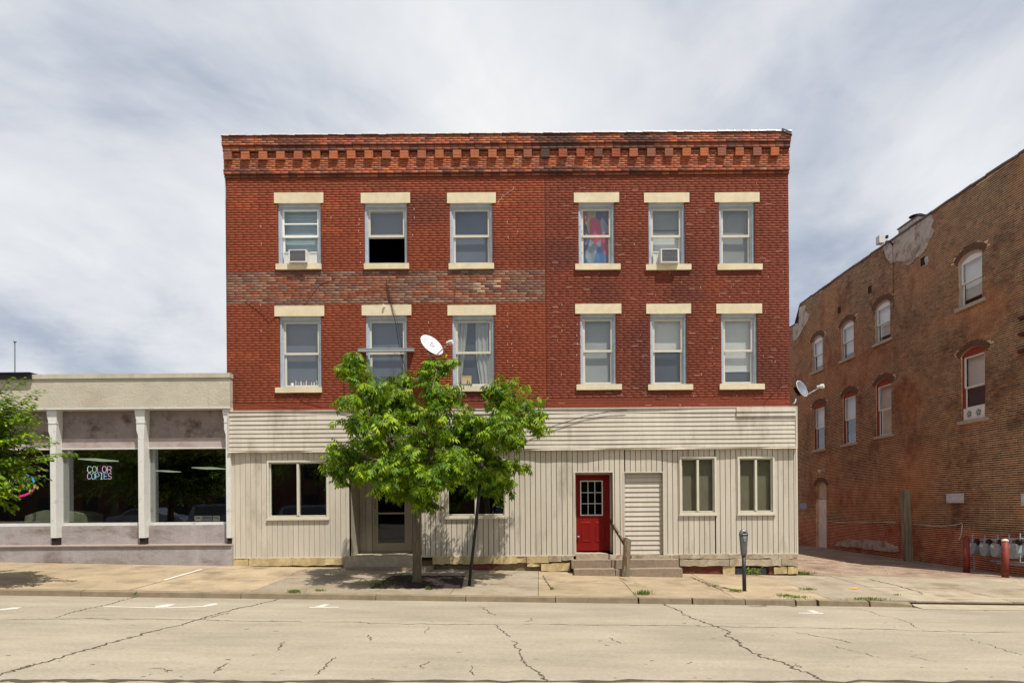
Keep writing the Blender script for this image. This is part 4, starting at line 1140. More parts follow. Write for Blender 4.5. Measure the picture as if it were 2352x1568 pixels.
# white posts with scrolled brackets
def post(u, w_=.15):
    xc = sx(u, 1100)
    mb = MB(); z0_, z1_ = sz(1235, u, .0), zdr - .002
    h = z1_ - z0_
    prof = [(xc - w_ / 2, z0_), (xc + w_ / 2, z0_), (xc + w_ / 2, z1_ - .85), (xc + w_ / 2 + .02, z1_ - .45), (xc + w_ / 2 + .03, z1_), (xc - w_ / 2 - .08, z1_), (xc - w_ / 2 - .08, z1_ - .12), (xc - w_ / 2 - .04, z1_ - .30), (xc - w_ / 2 - .04, z1_ - .55), (xc - w_ / 2, z1_ - .68)]
    mb.prism(prof, .06, .29)
    mb.box(xc - w_ / 2 - .045, xc + w_ / 2 + .03, .05, .12, z1_ - .36, z1_ - .33)
    p = mb.obj('post', M_white, SB)
    box('post_foot', M_dark, p, xc - w_ / 2 + .01, xc + w_ / 2 - .01, .09, .25, zlow0, z0_ - .002)
for u in (118, 321): post(u)
post(522, .12)
for xx in (-14.98, -17.31, -19.64):
    post(U0 + xx * F / YS)
# shell + interior of the shop
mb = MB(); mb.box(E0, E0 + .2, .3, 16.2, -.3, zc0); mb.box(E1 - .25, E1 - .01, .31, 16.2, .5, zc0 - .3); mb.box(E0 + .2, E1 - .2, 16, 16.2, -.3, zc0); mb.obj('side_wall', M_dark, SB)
mb = MB(); mb.box(E0, E1 - .01, .26, 16.2, zt1 + .15, zt1 + .3); mb.obj('roof', M_roof, SB)
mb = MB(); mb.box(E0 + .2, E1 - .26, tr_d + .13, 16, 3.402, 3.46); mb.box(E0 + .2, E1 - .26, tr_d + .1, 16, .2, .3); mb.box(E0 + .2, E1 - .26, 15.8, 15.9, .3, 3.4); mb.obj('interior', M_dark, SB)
# ceiling light panels
M_lamp = mat('lit_ceiling_panel', S(220, 225, 205), .5, 0, emit=((.75, .9, .6), .55))
for (u, v, w_) in ((227, 1055, .30), (385, 1081, .28), (480, 1074, .42)):
    zc_ = 3.40; a, b = ray(u, v); Yc = (zc_ - EYE) / b; xc = a * Yc
    o = MB().box(xc - w_, xc + w_, Yc - .6, Yc + .6, zc_ - .03, zc_).obj('ceiling_light', M_lamp)
    tag(o, {227: 'lit ceiling panel above the COLOR COPIES sign', 385: 'dimmer lit ceiling panel left of the other in the right shop window', 480: 'brightest lit ceiling panel at the right end of the shop'}[u], 'ceiling light', 'ceiling lights in the shop')
# neon sign
def neon(name, c, e): return mat(name, c, .4, 0, emit=(c, e))
ns_ = thing('neon_sign', 'neon sign reading COLOR COPIES hanging in the middle shop window', 'sign', (0, 0, 0))
yn = YS + tr_d + .14
cc = [neon('neon_green', (.55, .8, .65), 1.0), neon('neon_olive', (.55, .7, .45), 1.0), neon('neon_violet', (.6, .35, .8), 1.0), neon('neon_pink', (.8, .5, .7), 1.0), neon('neon_blue', (.4, .65, .85), 1.0)]
STR = {'C': [[(1,.85),(.75,1),(.25,1),(0,.75),(0,.25),(.25,0),(.75,0),(1,.15)]], 'O': [[(.25,0),(0,.25),(0,.75),(.25,1),(.75,1),(1,.75),(1,.25),(.75,0),(.25,0)]], 'L': [[(0,1),(0,0),(.9,0)]],
       'R': [[(0,0),(0,1),(.7,1),(1,.85),(1,.6),(.7,.45),(0,.45)],[(.6,.45),(1,0)]], 'P': [[(0,0),(0,1),(.7,1),(1,.8),(1,.6),(.7,.42),(0,.42)]], 'I': [[(.5,0),(.5,1)],[(.2,1),(.8,1)],[(.2,0),(.8,0)]],
       'E': [[(1,1),(0,1),(0,0),(1,0)],[(0,.5),(.8,.5)]], 'S': [[(1,.85),(.75,1),(.25,1),(0,.8),(.1,.58),(.9,.42),(1,.2),(.75,0),(.25,0),(0,.15)]]}
for word, v0_, v1_, cl_ in (('COLOR', 1070.5, 1084, [0, 1, 2, 3, 3]), ('COPIES', 1086.5, 1099.5, [3, 4, 4, 0, 4, 3])):
    n_ = len(word); span = (257.5 - 200.5) / n_
    for i, ch in enumerate(word):
        u0_ = 201 + i * span; mb = MB()
        for st_ in STR[ch]:
            mb.tube([P(u0_ + q[0] * span * .78, v1_ + (v0_ - v1_) * q[1], yn) for q in st_], .0065, 5)
        mb.obj('letter', cc[cl_[i]], ns_)
mb = MB(); a, b = P(196, 1103, yn + .03), P(262, 1067, yn + .03); mb.box(a.x, b.x, yn + .02, yn + .03, a.z, b.z); mb.obj('backing', mat('smoked_acrylic', S(18, 22, 24), .3, 0), ns_)
# round hanging sign behind the left tree
rs = thing('round_sign', 'round sign with cyan and pink rim half hidden by the left tree', 'sign', (0, 0, 0))
cx, cv, rr_ = 37, 1113, 43
yn2 = YS + tr_d + .14
def arc(a0, a1, rad, w_, m, name='rim'):
    pts = []
    for k in range(15):
        t = R(a0 + (a1 - a0) * k / 14); pts.append(P(cx + rad * math.cos(t), cv - rad * .62 * math.sin(t), yn2))
    mb = MB(); mb.tube(pts, w_, 6); return mb.obj(name, m, rs)
arc(15, 165, 43, .030, neon('rim_cyan', (.02, .42, .75), .9)); arc(-120, 5, 43, .028, neon('rim_pink', (.85, .03, .25), .9)); arc(170, 235, 43, .028, neon('rim_orange', (.85, .2, .03), .8))
for (u, v, s) in ((20, 1108, 'PRINT'), (22, 1124, 'SHOP')):
    pass
Mwh = neon('sign_white', (.8, .85, .8), .7)
for k, (u, v) in enumerate(((14,1108),(24,1106),(34,1105),(44,1105),(54,1104),(62,1103),(16,1121),(27,1121),(38,1120),(60,1119))):
    mb = MB(); mb.tube([P(u - 3, v + 4, yn2), P(u - 2, v - 4, yn2), P(u + 3, v - 3, yn2), P(u + 2, v + 4, yn2)], .008, 4); mb.obj('lettering', Mwh, rs)
# draped table in the window
td = MB(); zt_ = sz(1198, 130, .9)
pts_t = [(66,1197),(68,1184),(90,1176),(110,1171),(140,1172),(180,1175),(203,1181),(206,1197)]
td.prism([(P(u, v, YS + .9).x, P(u, v, YS + .9).z) for u, v in pts_t], YS + .75, YS + 1.5)
tag(td.obj('draped_bundle', mat('sage_cloth', S(150, 160, 128), .9, .2, 3, .8, 6)), 'sage green cloth thrown over a low display behind the shop window', 'cloth cover')
for k, (u, w_) in enumerate(((455, 8), (475, 11), (497, 8))):
    a, b = P(u - w_, 1196, YS + .7), P(u + w_, 1184, YS + .7)
    mb = MB(); frame_rect(mb, a.x, b.x, a.z, b.z, .03, YS + .7, YS + .74); mb.box(a.x + .03, b.x - .03, YS + .72, YS + .735, a.z + .03, b.z - .03)
    tag(mb.obj('picture_frame', mat('sample_print_' + 'abc'[k], (S(196, 190, 160), S(150, 150, 140), S(186, 180, 156))[k], .6, .1)), ('leftmost of the three small framed samples in the right shop window', 'wider middle one of the three framed samples in the right shop window', 'rightmost of the three small framed samples in the right shop window')[k], 'frame', 'framed samples in the shop window')
# roof: mast and dark box over the parapet
mb = MB(); a, b = P(34, 862, YS + 2), P(34, 786, YS + 2); mb.tube([(a.x, a.y, a.z - .6), b], .018, 6); mb.tube([(b.x, b.y, b.z), (b.x, b.y, b.z + .02), (b.x, b.y, b.z + .04)], [.03, .05, .02], 8)
tag(mb.obj('roof_mast', M_steel), 'thin grey mast standing on the shop roof at the far left', 'mast')
mb = MB(); a, b = sx(-30, 868), sx(76, 868); mb.box(a, b, YS - .10, YS - .037, zc0 - .01, zc1 + .02); mb.hexa([(a, YS - .16, zc1 + .0205), (b, YS - .16, zc1 + .0205), (b, YS + .3, zc1 + .0205), (a, YS + .3, zc1 + .0205), (a, YS - .12, zc1 + .045), (b, YS - .12, zc1 + .045), (b, YS + .3, zc1 + .045), (a, YS + .3, zc1 + .045)])
tag(mb.obj('sign_hood', M_black), 'black metal hood clipped over the parapet behind the left tree', 'hood')

# ================================================================== ALLEY BUILDING (right)
AO = Vector((13.437, 17.15, 0)); slope = -.048
ARZ = math.atan2(-1, .048)
A = thing('corner_building', 'tall dark brown brick building with arched windows along the alley', 'building', AO, ARZ)
def Yw(u, v): return 14.26 / (ray(u, v)[0] + .048)
nrm = math.sqrt(1 + .048 ** 2)
def AL(u, v):     # local x,z on the alley wall
    Y = Yw(u, v); return (-(Y - 17.15) * nrm, EYE + ray(u, v)[1] * Y)
def AW(u, v, out=0.0):   # world point on (in front of) the wall
    x, z = AL(u, v)
    return A_M @ Vector((x, -out, z))
A_M = Matrix.Translation(AO) @ Matrix.Rotation(ARZ, 4, 'Z')
AX0, AX1 = -19.0, 0.0
AZ0 = -1.2
# roof line from the photograph: height rises away from the street in small steps
roof_pts = [(-19, AL(1822, 745)[1]), (AL(1834, 742)[0], AL(1834, 742)[1]), (AL(1835, 702)[0], AL(1835, 702)[1]), (AL(1950, 620)[0], AL(1950, 620)[1]), (AL(2100, 517)[0], AL(2100, 517)[1]), (AL(2200, 449)[0], AL(2200, 449)[1]), (AL(2350, 351)[0], AL(2350, 351)[1]), (0, AL(2350, 351)[1] - .03)]
def roofz(x):
    for (a, za), (b, zb_) in zip(roof_pts, roof_pts[1:]):
        if a <= x <= b: return za + (zb_ - za) * ((x - a) / max(1e-6, b - a))
    return roof_pts[-1][1]
AWN = [('A', 1867, 1888, 771, 850, 'light'), ('A', 1932, 1961, 736, 822, 'light'), ('A', 2010, 2044, 690, 783, 'light'), ('A', 2202, 2256, 577, 697, 'light'),
       ('B', 1869, 1894, 925, 1031, 'half'), ('B', 1936, 1966, 898, 1017.5, 'half'), ('B', 2012, 2048, 870, 999, 'light'), ('B', 2209, 2262, 797, 962, 'fan')]
zA = [AL((a[1] + a[2]) / 2, a[3])[1] for a in AWN[:4]]; zA0 = [AL((a[1] + a[2]) / 2, a[4])[1] for a in AWN[:4]]
zB = [AL((a[1] + a[2]) / 2, a[3])[1] for a in AWN[4:]]; zB0 = [AL((a[1] + a[2]) / 2, a[4])[1] for a in AWN[4:]]
print('alley', [round(q, 2) for q in zA], [round(q, 2) for q in zA0], [round(q, 2) for q in zB], [round(q, 2) for q in zB0])
aw = []
for k, (row, u0, u1, v0, v1, st) in enumerate(AWN):
    um = (u0 + u1) / 2
    xl, xr = AL(u0, (v0 + v1) / 2)[0], AL(u1, (v0 + v1) / 2)[0]
    zt_, zb_ = AL(um, v0)[1], AL(um, v1)[1]
    aw.append([min(xl, xr), max(xl, xr), zb_, zt_, row, st])
# common width so that near and far windows match
for q in aw:
    c = (q[0] + q[1]) / 2; print('w', round(q[1] - q[0], 2), round(c, 2)); wd_ = .5 * np.mean([t[1] - t[0] for t in aw]); q[0], q[1] = c - wd_, c + wd_
dxa, dza = AL(1873, 1180); dxb = AL(1900, 1180)[0]
dzt, dzb = AL(1887, 1106)[1], -.33
dc = (dxa + dxb) / 2; DW = (dc - .5, dc + .5, dzb, dzt)
ARCH = .16
def spring(q): return q[3] - ARCH
def arch_z(q, x):
    w = (q[1] - q[0]) / 2; c = (q[0] + q[1]) / 2
    t = (x - c) / w; rr = (w * w + ARCH * ARCH) / (2 * ARCH)
    return q[3] - rr + math.sqrt(max(0, rr * rr - (x - c) ** 2))
hol = [tuple(q[:4]) for q in aw] + [DW]
rev = .14
mb = MB()
zr0 = min(z for _, z in roof_pts)
wall_holes(mb, AX0, AX1, AZ0, zr0, 0, hol, rev)
for (a, za), (b, zb_) in zip(roof_pts, roof_pts[1:]):
    if b - a > 1e-3: mb.face([(a, 0, zr0), (b, 0, zr0), (b, 0, zb_), (a, 0, za)])
for q in [tuple(t[:4]) for t in aw] + [DW]:
    n_ = 8
    for i in range(n_):
        x0, x1 = q[0] + (q[1] - q[0]) * i / n_, q[0] + (q[1] - q[0]) * (i + 1) / n_
        mb.face([(x0, -.0005, arch_z(q, x0)), (x1, -.0005, arch_z(q, x1)), (x1, -.0005, q[3]), (x0, -.0005, q[3])])
        mb.face([(x0, -.0005, arch_z(q, x0)), (x0, rev, arch_z(q, x0)), (x1, rev, arch_z(q, x1)), (x1, -.0005, arch_z(q, x1))])
mb.obj('wall', M_mort_alley, A)
mb = MB(); mb.box(AX0 + .1, AX1, rev + .22, 12, AZ0, zr0 - .1); mb.obj('back_wall', mat('far_brick', S(96, 58, 42), .9, .3, 2), A)
mb = MB(); mb.box(AX1 - .25, AX1, .001, rev + .22, AZ0, roof_pts[-1][1] - .02); mb.obj('corner_pier', mat('pier_brick', S(110, 64, 46), .9, .3, 3), A)
for j_ in range(3):       # street front of the corner building, just out of the picture
    for k_ in range(4):
        ya, za = 1.2 + k_ * 2.8, (.6, 4.4, 7.6)[j_]
        fw = box('front_window', M_dark, A, AX1 - .02, AX1 + .012, ya, ya + 1.1, za, za + (2.4 if j_ == 0 else 1.9))
        mbw = MB()
        for q_ in (ya - .06, ya + 1.1): mbw.box(AX1 - .01, AX1 + .05, q_, q_ + .06, za, za + (2.4 if j_ == 0 else 1.9))
        mbw.box(AX1 - .01, AX1 + .06, ya - .12, ya + 1.22, za - .12, za - .001); mbw.box(AX1 - .01, AX1 + .05, ya, ya + 1.1, za + (2.4 if j_ == 0 else 1.9) - .06, za + (2.4 if j_ == 0 else 1.9)); mbw.box(AX1 - .01, AX1 + .03, ya, ya + 1.1, za + .95, za + 1.0)
        mbw.obj('frame', M_wframe, fw)
box('front_cornice', mat('cornice_brown', S(96, 66, 54), .8, .2), A, AX1 + .002, AX1 + .25, -.04, 12, 10.2, 10.7)
# bricks
rr = lay(AX0, AX1, AZ0 + .6, roof_pts[2][1] + .4, hol, jx=.010, jz=.021)
keep = []
for t in rr:
    x = (t[0] + t[1]) / 2; z = (t[2] + t[3]) / 2
    if z > roofz(x) - .05: continue
    ok = True
    for q in hol:
        if q[0] - .25 < x < q[1] + .25 and z > spring(q) - .0 and z < q[3] + .25:
            xx = min(max(x, q[0]), q[1]); 
            if z < arch_z(q, xx) + .22: ok = False
    if ok: keep.append(t)
rr = np.array(keep)
def alley_cols(r): return alley_cols0(r) * np.array([1.02, 1.10, 1.06])
def alley_cols0(r):
    x, z = (r[:, 0] + r[:, 1]) / 2, (r[:, 2] + r[:, 3]) / 2; n = len(r)
    pal = np.array([S(112, 78, 58), S(124, 82, 60), S(90, 68, 56), S(136, 88, 62), S(80, 62, 54), S(126, 90, 68), S(114, 76, 58)])
    c = pal[nr.randint(0, len(pal), n)] * (1 + nr.uniform(-.38, .30, n))[:, None]
    o = sm(vnoise(x, z, .55, 21) + .25 * vnoise(x, z, 2, 22), .60, .95)
    c = lerp_rows(c, S(170, 98, 58), o * .55)
    d = sm(vnoise(x, z, .8, 25), .58, .9); c = lerp_rows(c, S(72, 58, 50), d * .5)
    for (u0, u1, v0, v1, s) in ((2060, 2140, 1030, 1200, .9), (2190, 2270, 960, 985, .7), (2150, 2330, 690, 735, .6), (2060, 2150, 600, 680, .5), (2000, 2060, 1000, 1030, .6)):
        a, b = AL(u0, v0)[0], AL(u1, v0)[0]; z0_, z1_ = AL((u0 + u1) / 2, v1)[1], AL((u0 + u1) / 2, v0)[1]
        g = np.exp(-(((x - (a + b) / 2) / abs(b - a) * 1.7) ** 2 + ((z - (z0_ + z1_) / 2) / (z1_ - z0_) * 1.7) ** 2)); c = lerp_rows(c, S(176, 102, 62), g * s)
    zb_ = AL(2100, 1008)[1]; g = np.exp(-((z - zb_) / .09) ** 2) * .6; c = lerp_rows(c, S(60, 46, 40), g)
    g = 1 - sm(z + .12 * vnoise(x, z, 1.2, 30), .80, .92)
    rp = np.array(S(168, 76, 56)) * (1 + nr.uniform(-.2, .2, n))[:, None]
    return c * (1 - .85 * g[:, None]) + rp * (.85 * g[:, None])
ac = alley_cols(rr)
size = (rr[:, 1] - rr[:, 0]) * (rr[:, 3] - rr[:, 2]) / (17.15 - rr[:, 0]) ** 2
vis = rr[:, 0] < -.6
near = np.argsort(-(size * vis * (rr[:, 2] < 3.2)))[:300]
msk = np.ones(len(rr), bool); msk[near] = False
brick_mesh('brick_courses', rr[msk], ac[msk], 0, .006, A, .0025)
for i in near: brick_single(rr[i], ac[i], 0, .006, A)
# arch rings of upright bricks
for q in [tuple(t[:4]) for t in aw] + [DW]:
    w = (q[1] - q[0]) / 2; c = (q[0] + q[1]) / 2; rad = (w * w + ARCH * ARCH) / (2 * ARCH); cz = q[3] - rad
    a0 = math.asin(min(1, (w + .09) / rad)); n_ = 13
    ring = MB()
    for lay_ in (0, 1):
        for i in range(n_):
            t0, t1 = -a0 + 2 * a0 * i / n_ + .006 / rad, -a0 + 2 * a0 * (i + 1) / n_ - .006 / rad
            r0, r1 = rad + .004 + lay_ * .108, rad + .105 + lay_ * .108
            pr = .014 + rnd.uniform(-.003, .004) + lay_ * .006
            f = lambda r_, t_: (c + r_ * math.sin(t_), cz + r_ * math.cos(t_))
            (ax, az), (bx, bz), (cx_, cz_), (dx_, dz_) = f(r0, t0), f(r0, t1), f(r1, t1), f(r1, t0)
            ring.hexa([(ax, -pr, az), (bx, -pr, bz), (bx, .01, bz), (ax, .01, az), (dx_, -pr, dz_), (cx_, -pr, cz_), (cx_, .01, cz_), (dx_, .01, dz_)])
    ring.obj('window_arch', M_brick1, A, color=S(106, 76, 60))
# windows
M_redrev = mat('red_painted_reveal', S(140, 58, 42), .8, .15, 6)
for q in aw:
    x0, x1, z0, z1, row, st = q
    zf = spring(q) + .02 if row == 'B' else z1 - .02
    wd = MB(); fm = M_redrev if row == 'B' else mat('brown_grey_frame', S(176, 164, 150), .7, .15, 5)
    wd.box(x0, x0 + .05, .03, .13, z0, spring(q)); wd.box(x1 - .05, x1, .03, .13, z0, spring(q))
    n_ = 8
    for i in range(n_):
        a, b = x0 + (x1 - x0) * i / n_, x0 + (x1 - x0) * (i + 1) / n_
        lo = spring(q) - .06 if row == 'B' else None
        la, lb = (lo, lo) if lo else (arch_z(q, a) - .07, arch_z(q, b) - .07)
        wd.hexa([(a, .03, la), (b, .03, lb), (b, .12, lb), (a, .12, la), (a, .03, arch_z(q, a) - .002), (b, .03, arch_z(q, b) - .002), (b, .12, arch_z(q, b) - .002), (a, .12, arch_z(q, a) - .002)])
    win = wd.obj('window', fm, A)
    ix0, ix1, iz0, iz1 = x0 + .052, x1 - .052, z0 + .01, spring(q) - .065
    zm = (iz0 + iz1) / 2 + .03
    sb = MB(); frame_rect(sb, ix0, ix1, zm - .02, iz1, .05, .06, .10, wb=.04)
    if row == 'A':    # glazed arch head
        for i in range(n_):
            a, b = ix0 + (ix1 - ix0) * i / n_, ix0 + (ix1 - ix0) * (i + 1) / n_
            sb.hexa([(a, .062, iz1 - .001), (b, .062, iz1 - .001), (b, .1, iz1 - .001), (a, .1, iz1 - .001), (a, .062, arch_z(q, a) - .075), (b, .062, arch_z(q, b) - .075), (b, .1, arch_z(q, b) - .075), (a, .1, arch_z(q, a) - .075)])
    sb.obj('upper_sash', M_wframe, win)
    zlo = iz0 + (.36 if st == 'fan' else 0)
    sb = MB(); frame_rect(sb, ix0 + .003, ix1 - .003, zlo, zm - .003, .045, .10, .13, wt=.03); sb.obj('lower_sash', M_wframe, win)
    box('pane', M_glass, win, ix0 + .045, ix1 - .045, .08, .084, zm + .015, iz1 - .045); box('pane', M_glass, win, ix0 + .045, ix1 - .045, .115, .119, zlo + .04, zm - .03)
    kk = {'light': ('white', 'white'), 'half': ('white', 'dark'), 'fan': ('white', 'dark')}[st]
    box('roller_blind', shade_mat(kk[0]), win, ix0, ix1, .18, .19, zm, iz1 + .1)
    lo = zlo if row == 'B' else iz0 + (.22 if q[0] > -14 else .4)
    box('roller_blind', shade_mat(kk[1]), win, ix0, ix1, .19, .20, lo if kk[1] == 'white' else zlo, zm + .01)
    rough_box('sill', mat('grey_stone_sill', S(172, 164, 150), .85, .15, 6, .3, 30), A, x0 - .14, x1 + .14, -.06, .12, z0 - .11, z0 - .001, .004)
    if st == 'fan':
        t = thing('window_fan', 'white twin window fan in the nearest lower alley window', 'window fan', A_M @ Vector((0, 0, 0)), ARZ)
        mb = MB(); mb.box(ix0 + .002, ix1 - .002, .02, .095, z0 + .012, zlo - .006); mb.obj('casing', M_wframe, t)
        for sgn in (-1, 1):
            cx_ = (ix0 + ix1) / 2 + sgn * (ix1 - ix0) * .22; cz_ = (z0 + zlo) / 2; rd = .115
            mb = MB()
            for rr2 in (rd, rd * .68, rd * .36):
                mb.tube([(cx_ + rr2 * math.cos(w_ * math.pi / 10), .012, cz_ + rr2 * math.sin(w_ * math.pi / 10)) for w_ in range(21)], .004, 4)
            mb.tube([(cx_, .008, cz_), (cx_, .018, cz_)], .03, 10); g_ = mb.obj('grille', M_frame, t)
            mb = MB()
            for b_ in range(5):
                w_ = b_ * 2 * math.pi / 5; mb.face([(cx_, .017, cz_), (cx_ + rd * .9 * math.cos(w_), .015, cz_ + rd * .9 * math.sin(w_)), (cx_ + rd * .9 * math.cos(w_ + .8), .019, cz_ + rd * .9 * math.sin(w_ + .8))])
            mb.obj('blade', M_black, t)
# door in the alley wall
mb = MB(); mb.box(DW[0], DW[1], .08, .12, DW[2], AL(1887, 1146)[1]); ad = mb.obj('door', mat('dirty_white_door', S(222, 212, 202), .6, .15, 3), A)
mb = MB(); mb.box(DW[0], DW[1], .10, .13, AL(1887, 1146)[1] + .02, DW[3]); mb.obj('transom', mat('boarded_transom', S(190, 178, 152), .8, .2, 5), A)
mb = MB(); mb.box(DW[0] + .06, DW[0] + .10, .05, .08, .75, .82); mb.obj('door_handle', M_steel, ad)
# roof coping
x = AX0; cop_cols = [S(66, 46, 42), S(80, 52, 44), S(54, 44, 44)]
M_acop = mat('dark_clay_coping', None, .5, .2, 5, .2, 20, src='object')
while x < AX1:
    b = min(x + .62, AX1 + .05); z0_, z1_ = roofz(x + .02) + rnd.uniform(-.01, .03), roofz(b - .02) + rnd.uniform(-.01, .03)
    mb = MB(); mb.hexa([(x + .003, -.05, z0_ - .03), (b - .003, -.05, z1_ - .03), (b - .003, .35, z1_ - .03), (x + .003, .35, z0_ - .03), (x + .003, -.03, z0_ + .05), (b - .003, -.03, z1_ + .05), (b - .003, .33, z1_ + .05), (x + .003, .33, z0_ + .05)])
    mb.obj('coping_tile', M_acop, A, color=rnd.choice(cop_cols)); x += .62
# stucco patches
M_patch = mat('grey_stucco_patch', S(182, 172, 160), .95, .22, 4, .8, 25, col2=S(140, 120, 106), c2pos=(.5, .66), c2scale=3)
for k, poly in enumerate(([(2030,570),(2036,553),(2062,545),(2068,535),(2085,522),(2120,502),(2140,492),(2146,505),(2140,522),(2148,528),(2139,548),(2128,570),(2118,585),(2106,592),(2094,607),(2086,608),(2078,602),(2062,598),(2048,606),(2036,592)],
                          [(1836,706),(1852,700),(1850,714),(1862,722),(1856,738),(1846,752),(1838,768),(1828,782),(1822,784),(1822,745),(1835,741)],
                          [(1921,1250),(1932,1243),(1950,1239),(1975,1241),(2000,1240),(2030,1243),(2050,1250),(2066,1258),(2064,1268),(2010,1262),(1960,1256),(1925,1254)],
                          [(2125,592),(2133,588),(2134,604),(2127,612)])):
    pts_ = [AL(u, v) for u, v in poly]
    out = []
    for (x0, z0), (x1, z1) in zip(pts_, pts_[1:] + pts_[:1]):
        for s_ in range(3): out.append((x0 + (x1 - x0) * s_ / 3 + rnd.uniform(-.02, .02), z0 + (z1 - z0) * s_ / 3 + rnd.uniform(-.02, .02)))
    mb = MB(); mb.prism(out, -.022 - (.05 if k == 2 else 0), .002); mb.obj('stucco_patch', M_patch, A)
# raised parapet stub
a, b = AL(2064, 535), AL(2112, 505)
mb = MB(); zr_ = roofz(a[0]); mb.box(a[0], a[0] + 1.15, -.01, .5, zr_ - .1, zr_ + .22); mb.obj('chimney_stub', M_patch, A)
mb = MB(); mb.box(a[0] - .04, a[0] + 1.2, -.04, .54, zr_ + .221, zr_ + .26); mb.obj('chimney_cap', M_acop, A, color=S(56, 46, 44))
mb = MB(); mb.tube([(a[0] + .8, .15, zr_ + .26), (a[0] + .8, .15, zr_ + .33), (a[0] + .8, .15, zr_ + .36), (a[0] + .8, .15, zr_ + .39)], [.1, .12, .24, .12], 12)
o = mb.obj('roof_vent', M_black, A); 
# vents and small holes, the belt mark
for (u, v) in ((1998, 665), (1928, 712), (2120, 600)):
    x, z = AL(u, v); mb = MB(); mb.box(x - .12, x + .12, -.012, .0, z - .14, z + .14); mb.obj('vent_hole', M_dark, A)
# fittings on the alley wall
def wall_plate(u0, u1, v0, v1, label, m):
    x0, z1 = AL(u0, v0); x1, z0 = AL(u1, v1)
    t = thing('wall_plate', label, 'metal plate', A_M @ Vector((0, 0, 0)), ARZ, 'metal plates on the alley wall')
    mb = MB(); mb.box(x0, x1, -.03, -.008, z0, z1); mb.obj('plate', m, t)
    mb = MB()
    for a in (x0 + .05, x1 - .05):
        for b in (z0 + .05, z1 - .05): mb.tube([(a, -.03, b), (a, -.04, b)], .012, 6)
    mb.obj('screw', M_black, t)
M_plate = mat('dull_metal_plate', S(196, 200, 208), .5, .15, 6)
wall_plate(2175, 2215, 1133, 1154, 'grey metal plate on the alley wall between timber post and bollards', M_plate)
wall_plate(1838, 1855, 1155, 1168, 'small blue grey plate left of the white alley door', mat('blue_plate', S(136, 144, 172), .6, .1))
wall_plate(2347, 2372, 1133, 1160, 'grey plate cut by the right edge of the picture', M_plate)
for k, v in enumerate((731, 768, 808)):
    x, z = AL(2347, v)
    mb = MB(); mb.box(x - .03, x + .5, -.10, -.01, z - .04, z + .04)
    o = mb.obj('wall_bracket', mat('dark_red_iron', S(84, 36, 36), .6, .1)); o.matrix_world = A_M.copy()
    tag(o, ('topmost', 'middle', 'lowest')[k] + ' of the three dark red iron stubs at the right edge', 'bracket', 'red iron stubs on the alley wall')

# floodlight on the roof edge
t = thing('floodlight', 'white floodlight on an arm at the alley building roof edge', 'floodlight', (0, 0, 0))
b0 = AW(2052, 562, .02); b1 = AW(2038, 553, .45); b1 = P(2034, 556, b0.y - .1)
mb = MB(); mb.tube([b0, (b0 + b1) / 2 + Vector((0, 0, .1)), b1], .03, 6); mb.obj('arm', M_black, t)
mb = MB(); c = P(2026, 551, b0.y - .1); mb.box(c.x - .16, c.x + .04, c.y - .12, c.y + .14, c.z - .14, c.z + .14); mb.obj('lamp_housing', M_white, t)
mb = MB(); mb.box(c.x - .175, c.x - .161, c.y - .1, c.y + .12, c.z - .11, c.z + .11); mb.obj('lens', M_glass, t)
mb = MB(); c2 = P(2036, 546, b0.y - .1); mb.box(c2.x - .02, c2.x + .05, c2.y - .05, c2.y + .05, c2.z - .02, c2.z + .08); mb.obj('sensor', M_black, t)
# rusty conduit seam down the wall
x_, z_ = AL(2052, 560)
mb = MB(); mb.tube([A_M @ Vector((x_, -.02, z_)), A_M @ Vector((x_, -.02, z_ - 2.4))], .012, 5); tag(mb.obj('conduit', mat('brown_conduit', S(110, 80, 60), .7)), 'thin brown conduit below the floodlight on the alley wall', 'conduit')
# small lamp above the alley door
t = thing('wall_lamp', 'small white lamp above the alley door', 'lamp', (0, 0, 0))
c = AW(1889, 1086, .0); 
p = AW(1850 + 0, 1080, .05)
x_, z_ = AL(1895, 1081)
mb = MB(); mb.tube([A_M @ Vector((x_, 0, z_)), A_M @ Vector((x_, -.15, z_ + .04)), A_M @ Vector((x_, -.22, z_))], [.03, .02, .02], 6); mb.obj('arm', M_white, t)
mb = MB(); mb.tube([A_M @ Vector((x_, -.2, z_ + .03)), A_M @ Vector((x_, -.28, z_ - .06))], [.05, .09], 10); mb.obj('shade', M_white, t)
# cables along the alley wall
def awire(name, pts, r_, label, m, cat='cable'):
    mb = MB(); mb.tube([AW(u, v, .05) for u, v in pts], r_, 5); return tag(mb.obj(name, m), label, cat)
M_cab = mat('pale_cable', S(214, 206, 194), .6)
awire('wall_cable', [(1903,1196),(1930,1199),(1960,1200),(2000,1198),(2060,1199)], .012, 'pale cable looped along the wall right of the alley door', M_cab)
awire('wall_cable', [(2100,1202),(2130,1206),(2165,1208),(2195,1205),(2213,1201)], .012, 'pale cable sagging from timber post to the bollards', M_cab)
awire('wall_cable', [(2214,1203),(2213,1215),(2211,1228),(2206,1240)], .014, 'pale cable dropping down the wall behind the left bollard', M_cab)

